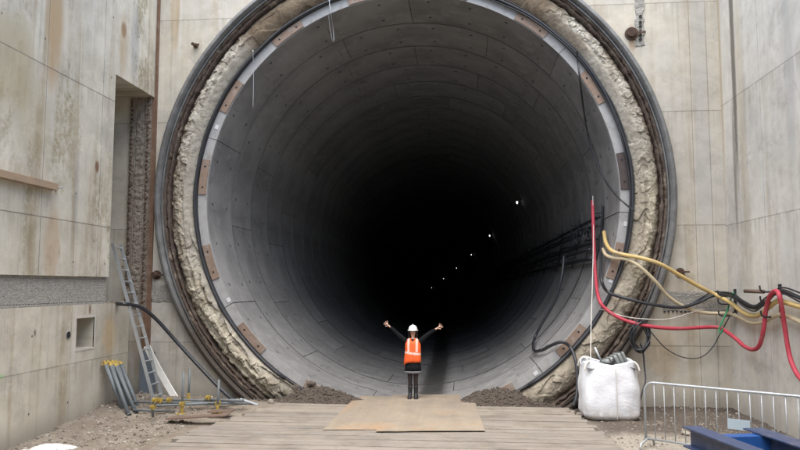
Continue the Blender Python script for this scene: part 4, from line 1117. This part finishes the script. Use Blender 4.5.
hose('hose_offcut', [(o_.x-.42, o_.y-.35, 1.08), (o_.x-.25, o_.y-.42, 1.14), (o_.x-.02, o_.y-.36, 1.13), (o_.x+.08, o_.y-.2, 1.2), (o_.x-.1, o_.y-.05, 1.15)], .03, m_rubber, 'grey hose offcut curled in the mouth of the white bag')

# ------------------------------------------------------------------ crowd barrier
b0 = atZ(642, 452, 0); q0 = Vector((b0.x, b0.y, 0))
top0 = atZ(650, 382.5, 1.1); topr = atZ(800, 396.5, 1.1)
dr = Vector((topr.x-top0.x, topr.y-top0.y, 0)).normalized(); L = 2.5
org = Vector((top0.x, top0.y, 0))-dr*.10
bar = empty('crowd_barrier', org, 'galvanised steel crowd barrier standing in front of the right wall', 'barrier')
ang = math.atan2(dr.y, dr.x); bar.rotation_euler = (0, 0, ang)
mb = MB(); rc = .16; pts = [(0, 0, .13), (0, 0, 1.1-rc)]
pts += [(rc-rc*math.cos(a), 0, 1.1-rc+rc*math.sin(a)) for a in [PI/2*i/8 for i in range(1, 9)]]
pts += [(L-rc+rc*math.sin(a), 0, 1.1-rc+rc*math.cos(a)) for a in [PI/2*i/8 for i in range(0, 9)]]
pts += [(L, 0, .13)]
mb.tube(pts, .021, 12, False); mb.build('outer_frame', m_galv, bar, smooth=True)
mb = MB(); mb.rod((0, 0, .16), (L, 0, .16), .016, 10); mb.build('bottom_rail', m_galv, bar, smooth=True)
for i in range(14):
    x = L*(i+1)/15; mb = MB(); mb.rod((x, 0, .16), (x, 0, 1.085), .0085, 8); mb.build('bar', m_galv, bar, smooth=True)
for x in (.02, L-.02):
    mb = MB(); mb.tube([(x, -.30, .0), (x, -.26, .10), (x, 0, .15), (x, .26, .10), (x, .30, .0)], .02, 10, False); mb.build('foot', m_galv, bar, smooth=True)
mb = MB(); mb.box((1.33, -.022, .50), (1.66, -.012, .66), bev=.002); mb.build('name_plate', simple('pale_blue_plate', (.36, .44, .49), .5, var=.12, dirt=(.5, .52, .5)), bar)

# ------------------------------------------------------------------ blue steel frame
m_blue = simple('blue_painted_steel', (.040, .060, .125), .38, var=.12, scale=5, dirt=(.13, .13, .15), dirt_amt=.7)
m_blue2 = simple('bright_blue_painted_steel', (.014, .075, .27), .45, var=.2, scale=5, dirt=(.06, .10, .22))
zt = .66
pA_ = atZ(683, 426, zt); pB_ = atZ(743, 428, zt)
fr = empty('blue_steel_frame', (pA_.x, pA_.y, 0), 'blue painted frame of steel beams in the right foreground', 'steel frame')
fr.rotation_euler = (0, 0, R(12)); bpy.context.view_layer.update()
inv = fr.matrix_world.inverted()
def ibeam(mb, x, y0_, y1_, zt_, h, w_, tf=.022, tw=.014):
    mb.box((x-w_/2, y0_, zt_-tf), (x+w_/2, y1_, zt_), bev=.003); mb.box((x-w_/2, y0_, zt_-h), (x+w_/2, y1_, zt_-h+tf), bev=.003); mb.box((x-tw/2, y0_, zt_-h+tf), (x+tw/2, y1_, zt_-tf))
la = inv @ pA_; lb_ = inv @ pB_
mb = MB(); ibeam(mb, la.x+.12, -4.2, la.y, zt, .30, .26); mb.build('beam', m_blue, fr)
mb = MB(); ibeam(mb, lb_.x+.15, -4.2, lb_.y, zt, .34, .30); mb.build('beam', m_blue, fr)
mb = MB(); mb.box((la.x+.135, lb_.y-.42, zt-.26), (lb_.x+.14, lb_.y-.22, zt-.03), bev=.004); mb.build('cross_beam', m_blue2, fr)
mb = MB(); mb.box((la.x+.135, -2.6, zt-.26), (lb_.x+.14, -2.4, zt-.03), bev=.004); mb.build('cross_beam', m_blue2, fr)
for (x, yy) in ((la.x+.12, la.y-.25), (lb_.x+.15, lb_.y-.25), (la.x+.12, -3.6), (lb_.x+.15, -3.6)):
    mb = MB(); mb.box((x-.10, yy-.1, 0.02), (x+.10, yy+.1, zt-.34), bev=.004); mb.box((x-.16, yy-.16, 0), (x+.16, yy+.16, .02)); mb.build('stub_leg', m_blue, fr)

# ------------------------------------------------------------------ person
m_skin = simple('skin', (.60, .38, .29), .55, var=.08, scale=20, bstr=.05)
m_tights = simple('dark_tights', (.025, .016, .016), .7, var=.2, scale=30)
m_coat = simple('black_coat', (.009, .010, .012), .95, var=.3, scale=25); m_coat.node_tree.nodes['Principled BSDF'].inputs['Specular IOR Level'].default_value = .15
m_hem = simple('grey_hem', (.13, .13, .14), .8, var=.2, scale=40)
m_hair = simple('dark_hair', (.02, .012, .009), .5, var=.4, scale=40)
m_boot = simple('black_boot', (.012, .012, .013), .55, var=.3)
m_helmet = simple('white_helmet', (.78, .78, .76), .35, var=.04)
m_lip = simple('lips', (.42, .10, .09), .5, var=.05); m_eye = simple('eye_dark', (.03, .02, .02), .3)
def vest_mat():
    t = NT('hi_vis_vest'); P = t.coords(); c = t.sep(P); x, y, z = c; n = t.noise(P, 30, 4, .6); n2 = t.noise(P, 7, 5, .6)
    col = t.mix(t.ramp(n2, .3, .7), (.88, .135, .02), (.76, .10, .018))
    s1 = (x.abs()-.108+n2*.02).abs().lt(.026)*z.gt(1.10); s2 = (z-1.085+x*.13+n2*.03).abs().lt(.027); s3 = (z-.955-x*.05).abs().lt(.0)
    m = s1.max(s2)
    col = t.mix(m, col, (.78, .52, .44))
    zip_ = (x-.005).abs().lt(.006); col = t.mix(zip_*.6, col, (.4, .05, .01))
    return t.done(col, .6, n2+n*.2, .5, .02)
m_vest = vest_mat()
pp = atZ(413, 398.5, .0); PY = pp.y+.0
pers = empty('person', (atY(413, 398.5, .28).x, .28, atY(413, 398.8, .28).z), 'person in orange vest and white helmet, arms raised, standing at the tunnel mouth', 'person')
def skin_obj(name, nodes, edges, mats_, root=0, sub=2, matfn=None):
    me = bpy.data.meshes.new(name); me.from_pydata([n[0] for n in nodes], edges, []); o = bpy.data.objects.new(name, me); COL.objects.link(o)
    sk = o.modifiers.new('skin', 'SKIN'); sk.use_smooth_shade = True; sk.branch_smoothing = .6
    for i, nd in enumerate(nodes):
        r_ = nd[1]; sv = me.skin_vertices[0].data[i]; sv.radius = (r_ if isinstance(r_, tuple) else (r_, r_)); sv.use_root = (i == root)
    ss_ = o.modifiers.new('sub', 'SUBSURF'); ss_.levels = sub; ss_.render_levels = sub
    bpy.context.view_layer.update(); dg = bpy.context.evaluated_depsgraph_get(); ev = o.evaluated_get(dg); m2 = bpy.data.meshes.new_from_object(ev)
    o.modifiers.clear(); o.data = m2; m2.materials.clear()
    for m in mats_: m2.materials.append(m)
    for p in m2.polygons:
        p.use_smooth = True
        if matfn: p.material_index = matfn(p.center)
        else: p.material_index = 0
    o.parent = pers; return o
nodes = []; edges = []
def nd(p, r, par=None):
    nodes.append((p, r)); i = len(nodes)-1
    if par is not None: edges.append((par, i))
    return i
pel = nd((0, 0, .88), (.135, .10)); ab = nd((0, 0, 1.02), (.115, .085), pel); ch = nd((0, 0, 1.20), (.14, .095), ab); cb = nd((0, .005, 1.33), (.11, .075), ch)
nk = nd((0, .005, 1.42), .048, cb); nk2 = nd((0, .0, 1.475), .047, nk)
hb = nd((0, -.005, 1.52), (.062, .072), nk2); hm = nd((0, .0, 1.575), (.073, .088), hb); ht = nd((0, .005, 1.635), (.06, .075), hm)
def arm(sx, el, wr, hd, fin):
    sh = nd((sx*.165, .0, 1.345), .058, cb); e1 = nd(((sx*.165+el[0])/2, (el[1])/2, (1.345+el[2])/2), .05, sh); e = nd(el, .04, e1); m = nd(tuple((el[i]+wr[i])/2 for i in range(3)), .037, e); w = nd(wr, .026, m)
    d = (Vector(hd)-Vector(wr)).normalized(); side = Vector((-d.z, 0, d.x))*(1 if sx > 0 else -1)
    pm = nd(tuple(Vector(wr)+d*.045), (.038, .017), w); pe = nd(tuple(Vector(wr)+d*.085), (.042, .015), pm)
    for k, (o1, ln) in enumerate(((-.026, .058), (-.009, .070), (.009, .066), (.026, .050))):
        base = Vector(wr)+d*.09+side*o1
        f1 = nd(tuple(base+d*ln*.3+side*o1*.5), .0095, pe); f2 = nd(tuple(base+d*ln*.65+side*o1*.9+Vector((0, -.006, 0))), .0085, f1); nd(tuple(base+d*ln+side*o1*1.2+Vector((0, -.016, 0))), .007, f2)
    t1 = nd(tuple(Vector(wr)+d*.05-side*.042+Vector((0, -.01, 0))), .011, pm); nd(tuple(Vector(wr)+d*.085-side*.066+Vector((0, -.025, 0))), .009, t1)
arm(-1, (-.375, -.04, 1.53), (-.545, -.10, 1.70), (-.65, -.13, 1.80), 0)
arm(1, (.375, -.04, 1.525), (.57, -.10, 1.655), (.68, -.13, 1.73), 0)
for sx in (-1, 1):
    hp = nd((sx*.078, 0, .84), .088, pel); th = nd((sx*.074, -.005, .66), .078, hp); kn = nd((sx*.066, -.01, .46), .056, th); cf = nd((sx*.066, .012, .33), .055, kn); an = nd((sx*.068, .012, .10), .034, cf); ft = nd((sx*.074, -.02, .045), (.034, .03), an); nd((sx*.088, -.13, .03), (.034, .022), ft)
body = skin_obj('body', nodes, edges, [m_skin, m_tights, m_coat], pel, 2, lambda c: (1 if c.z < .85 else (0 if (c.z > 1.40 and abs(c.x) < .12) or abs(c.x) > .53 else 2)))
# coat sleeves and shoulders
nodes = []; edges = []
c0_ = nd((0, 0, .96), (.15, .11)); c1_ = nd((0, 0, 1.2), (.155, .108), c0_); c2_ = nd((0, .005, 1.33), (.125, .09), c1_); nd((0, .008, 1.40), (.065, .06), c2_)
for sx, el, wr in ((-1, (-.375, -.04, 1.53), (-.535, -.097, 1.69)), (1, (.375, -.04, 1.525), (.56, -.097, 1.648))):
    sh = nd((sx*.168, 0, 1.345), .070, c2_); e1 = nd(((sx*.165+el[0])/2, el[1]/2, (1.345+el[2])/2), .062, sh); e = nd(el, .052, e1); nd(wr, .040, e)
skin_obj('coat', nodes, edges, [m_coat], c0_, 2)
def ell(z, rx, ry, cx=0, cy=0, n=40, f=0, s=0):
    return [(cx+rx*math.cos(2*PI*i/n)*(1+f*math.sin(2*PI*i/n*7+s)), cy+ry*math.sin(2*PI*i/n)*(1+f*math.sin(2*PI*i/n*7+s)), z) for i in range(n)]
mb = MB(); mb.loft([ell(.98, .150, .112), ell(.86, .175, .13, f=.01), ell(.74, .19, .145, f=.02), ell(.655, .20, .15, f=.03)], cap=False)
o = mb.build('skirt', m_coat, pers, smooth=True); md = o.modifiers.new('s', 'SOLIDIFY'); md.thickness = .01
mb = MB(); mb.loft([ell(.655, .202, .152, f=.03), ell(.60, .203, .153, f=.03)], cap=False)
o = mb.build('skirt_hem', m_hem, pers, smooth=True); md = o.modifiers.new('s', 'SOLIDIFY'); md.thickness = .01
# vest
mb = MB(); rows = []; n = 56
for (z, rx, ry, cx) in ((.86, .205, .150, -.012), (.92, .205, .150, -.01), (1.02, .195, .142, -.005), (1.12, .188, .137, 0), (1.22, .186, .134, 0), (1.30, .180, .126, 0), (1.36, .158, .112, 0), (1.405, .118, .092, 0), (1.425, .082, .075, 0)):
    rg = []
    for i in range(n):
        a = 2*PI*i/n; c, s = math.cos(a), math.sin(a); k_ = (abs(c)**2.5+abs(s)**2.5)**(-1/2.5)
        zz = z; fx = 1+.045*noise.noise(Vector((c*3, s*3, z*7)))+.02*noise.noise(Vector((c*8, s*8, z*9)))
        if z < 1.0: zz -= .10*max(0, -c)**3*(1.0-z)/.14*.9
        if z > 1.39 and s < 0: zz -= .11*max(0, 1-abs(c)/.55)
        rg.append((cx+rx*k_*c*fx, ry*k_*s*fx, zz))
    rows.append(rg)
mb.loft(rows, cap=False); o = mb.build('vest', m_vest, pers, smooth=True); md = o.modifiers.new('s', 'SOLIDIFY'); md.thickness = .008
# boots
for sx in (-1, 1):
    mb = MB(); x = sx*.068
    mb.loft([ell(.30, .058, .062, x, .012, 20), ell(.27, .056, .060, x, .012, 20), ell(.15, .046, .052, x, .012, 20), ell(.10, .046, .06, x, .0, 20), ell(.065, .05, .105, x+sx*.006, -.045, 20), ell(.03, .053, .125, x+sx*.01, -.055, 20), ell(.0, .052, .125, x+sx*.01, -.055, 20)])
    mb.build('boot', m_boot, pers, smooth=True)
# hair, face, helmet
mb = MB(); rows = []
for (z, rx, ry, cy, gap) in ((1.655, .072, .085, .01, .3), (1.60, .090, .098, .02, .95), (1.54, .092, .095, .025, 1.02), (1.47, .092, .088, .03, 1.0), (1.40, .094, .072, .03, .95), (1.33, .09, .055, .03, .95)):
    rg = []
    for i in range(25):
        a = -PI/2+gap+(2*PI-2*gap)*i/24; rg.append((rx*math.cos(a)*(1+.04*math.sin(i*2.3)), cy+ry*math.sin(a), z))
    rows.append(rg)
o0 = 0
for rg in rows: mb.v += rg
for j in range(len(rows)-1):
    for i in range(24): mb.f.append((j*25+i, j*25+i+1, (j+1)*25+i+1, (j+1)*25+i)); mb.m.append(0)
o = mb.build('hair', m_hair, pers, smooth=True); md = o.modifiers.new('s', 'SOLIDIFY'); md.thickness = .018; md.offset = 1
mb = MB(); mb.tube([(0, -.080, 1.60), (0, -.097, 1.572), (0, -.104, 1.556), (0, -.088, 1.548)], lambda u: .008+.006*u, 8); mb.build('nose', m_skin, pers, smooth=True)
for sx in (-1, 1):
    mb = MB(); mb.tube([(sx*.018, -.088, 1.585), (sx*.030, -.089, 1.588), (sx*.044, -.080, 1.584)], .006, 8); mb.build('eye', m_eye, pers, smooth=True)
    mb = MB(); mb.loft([[(sx*.080+.008*math.cos(a)*k_, .005+.016*math.sin(a)*k_, 1.57+zz) for a in [2*PI*q/10 for q in range(10)]] for k_, zz in ((.4, -.03), (1, -.01), (1.1, .015), (.4, .032))]); mb.build('ear', m_skin, pers, smooth=True)
mb = MB(); mb.tube([(-.026, -.078, 1.527), (0, -.086, 1.522), (.026, -.078, 1.527)], .0065, 8); mb.build('mouth', m_lip, pers, smooth=True)
gl = MB()
for sx in (-1, 1):
    gl.tube([(sx*.032+.022*math.cos(a), -.094, 1.586+.016*math.sin(a)) for a in [2*PI*q/14 for q in range(15)]], .003, 6, False)
gl.rod((-.010, -.096, 1.59), (.010, -.096, 1.59), .003, 6)
for sx in (-1, 1): gl.rod((sx*.054, -.094, 1.588), (sx*.078, .0, 1.585), .003, 6)
gl.build('glasses', m_eye, pers)
mb = MB(); rows = []
for (z, k_) in ((1.605, 1.03), (1.63, 1.0), (1.66, .93), (1.69, .80), (1.715, .56), (1.727, .25)):
    rows.append([(0+.105*k_*math.cos(2*PI*i/32), .008+.128*k_*math.sin(2*PI*i/32), z) for i in range(32)])
mb.loft(rows, cap=True); mb.build('helmet', m_helmet, pers, smooth=True)
mb = MB(); rows = [[((.104+r_)*math.cos(2*PI*i/32), .008+(.128+r_+ (.045 if math.sin(2*PI*i/32) < 0 and r_ > 0 else 0)*abs(math.sin(2*PI*i/32)))*math.sin(2*PI*i/32), z) for i in range(32)] for (r_, z) in ((0, 1.618), (.022, 1.606), (.022, 1.600), (-.004, 1.603))]
mb.loft(rows, cap=False); mb.build('helmet_brim', m_helmet, pers, smooth=True)
mb = MB(); mb.tube([(0, -.105, 1.655), (0, -.07, 1.71), (0, .0, 1.738), (0, .08, 1.712)], .012, 8); mb.build('helmet_ridge', m_helmet, pers, smooth=True)
pers.scale = (1, 1, 1)
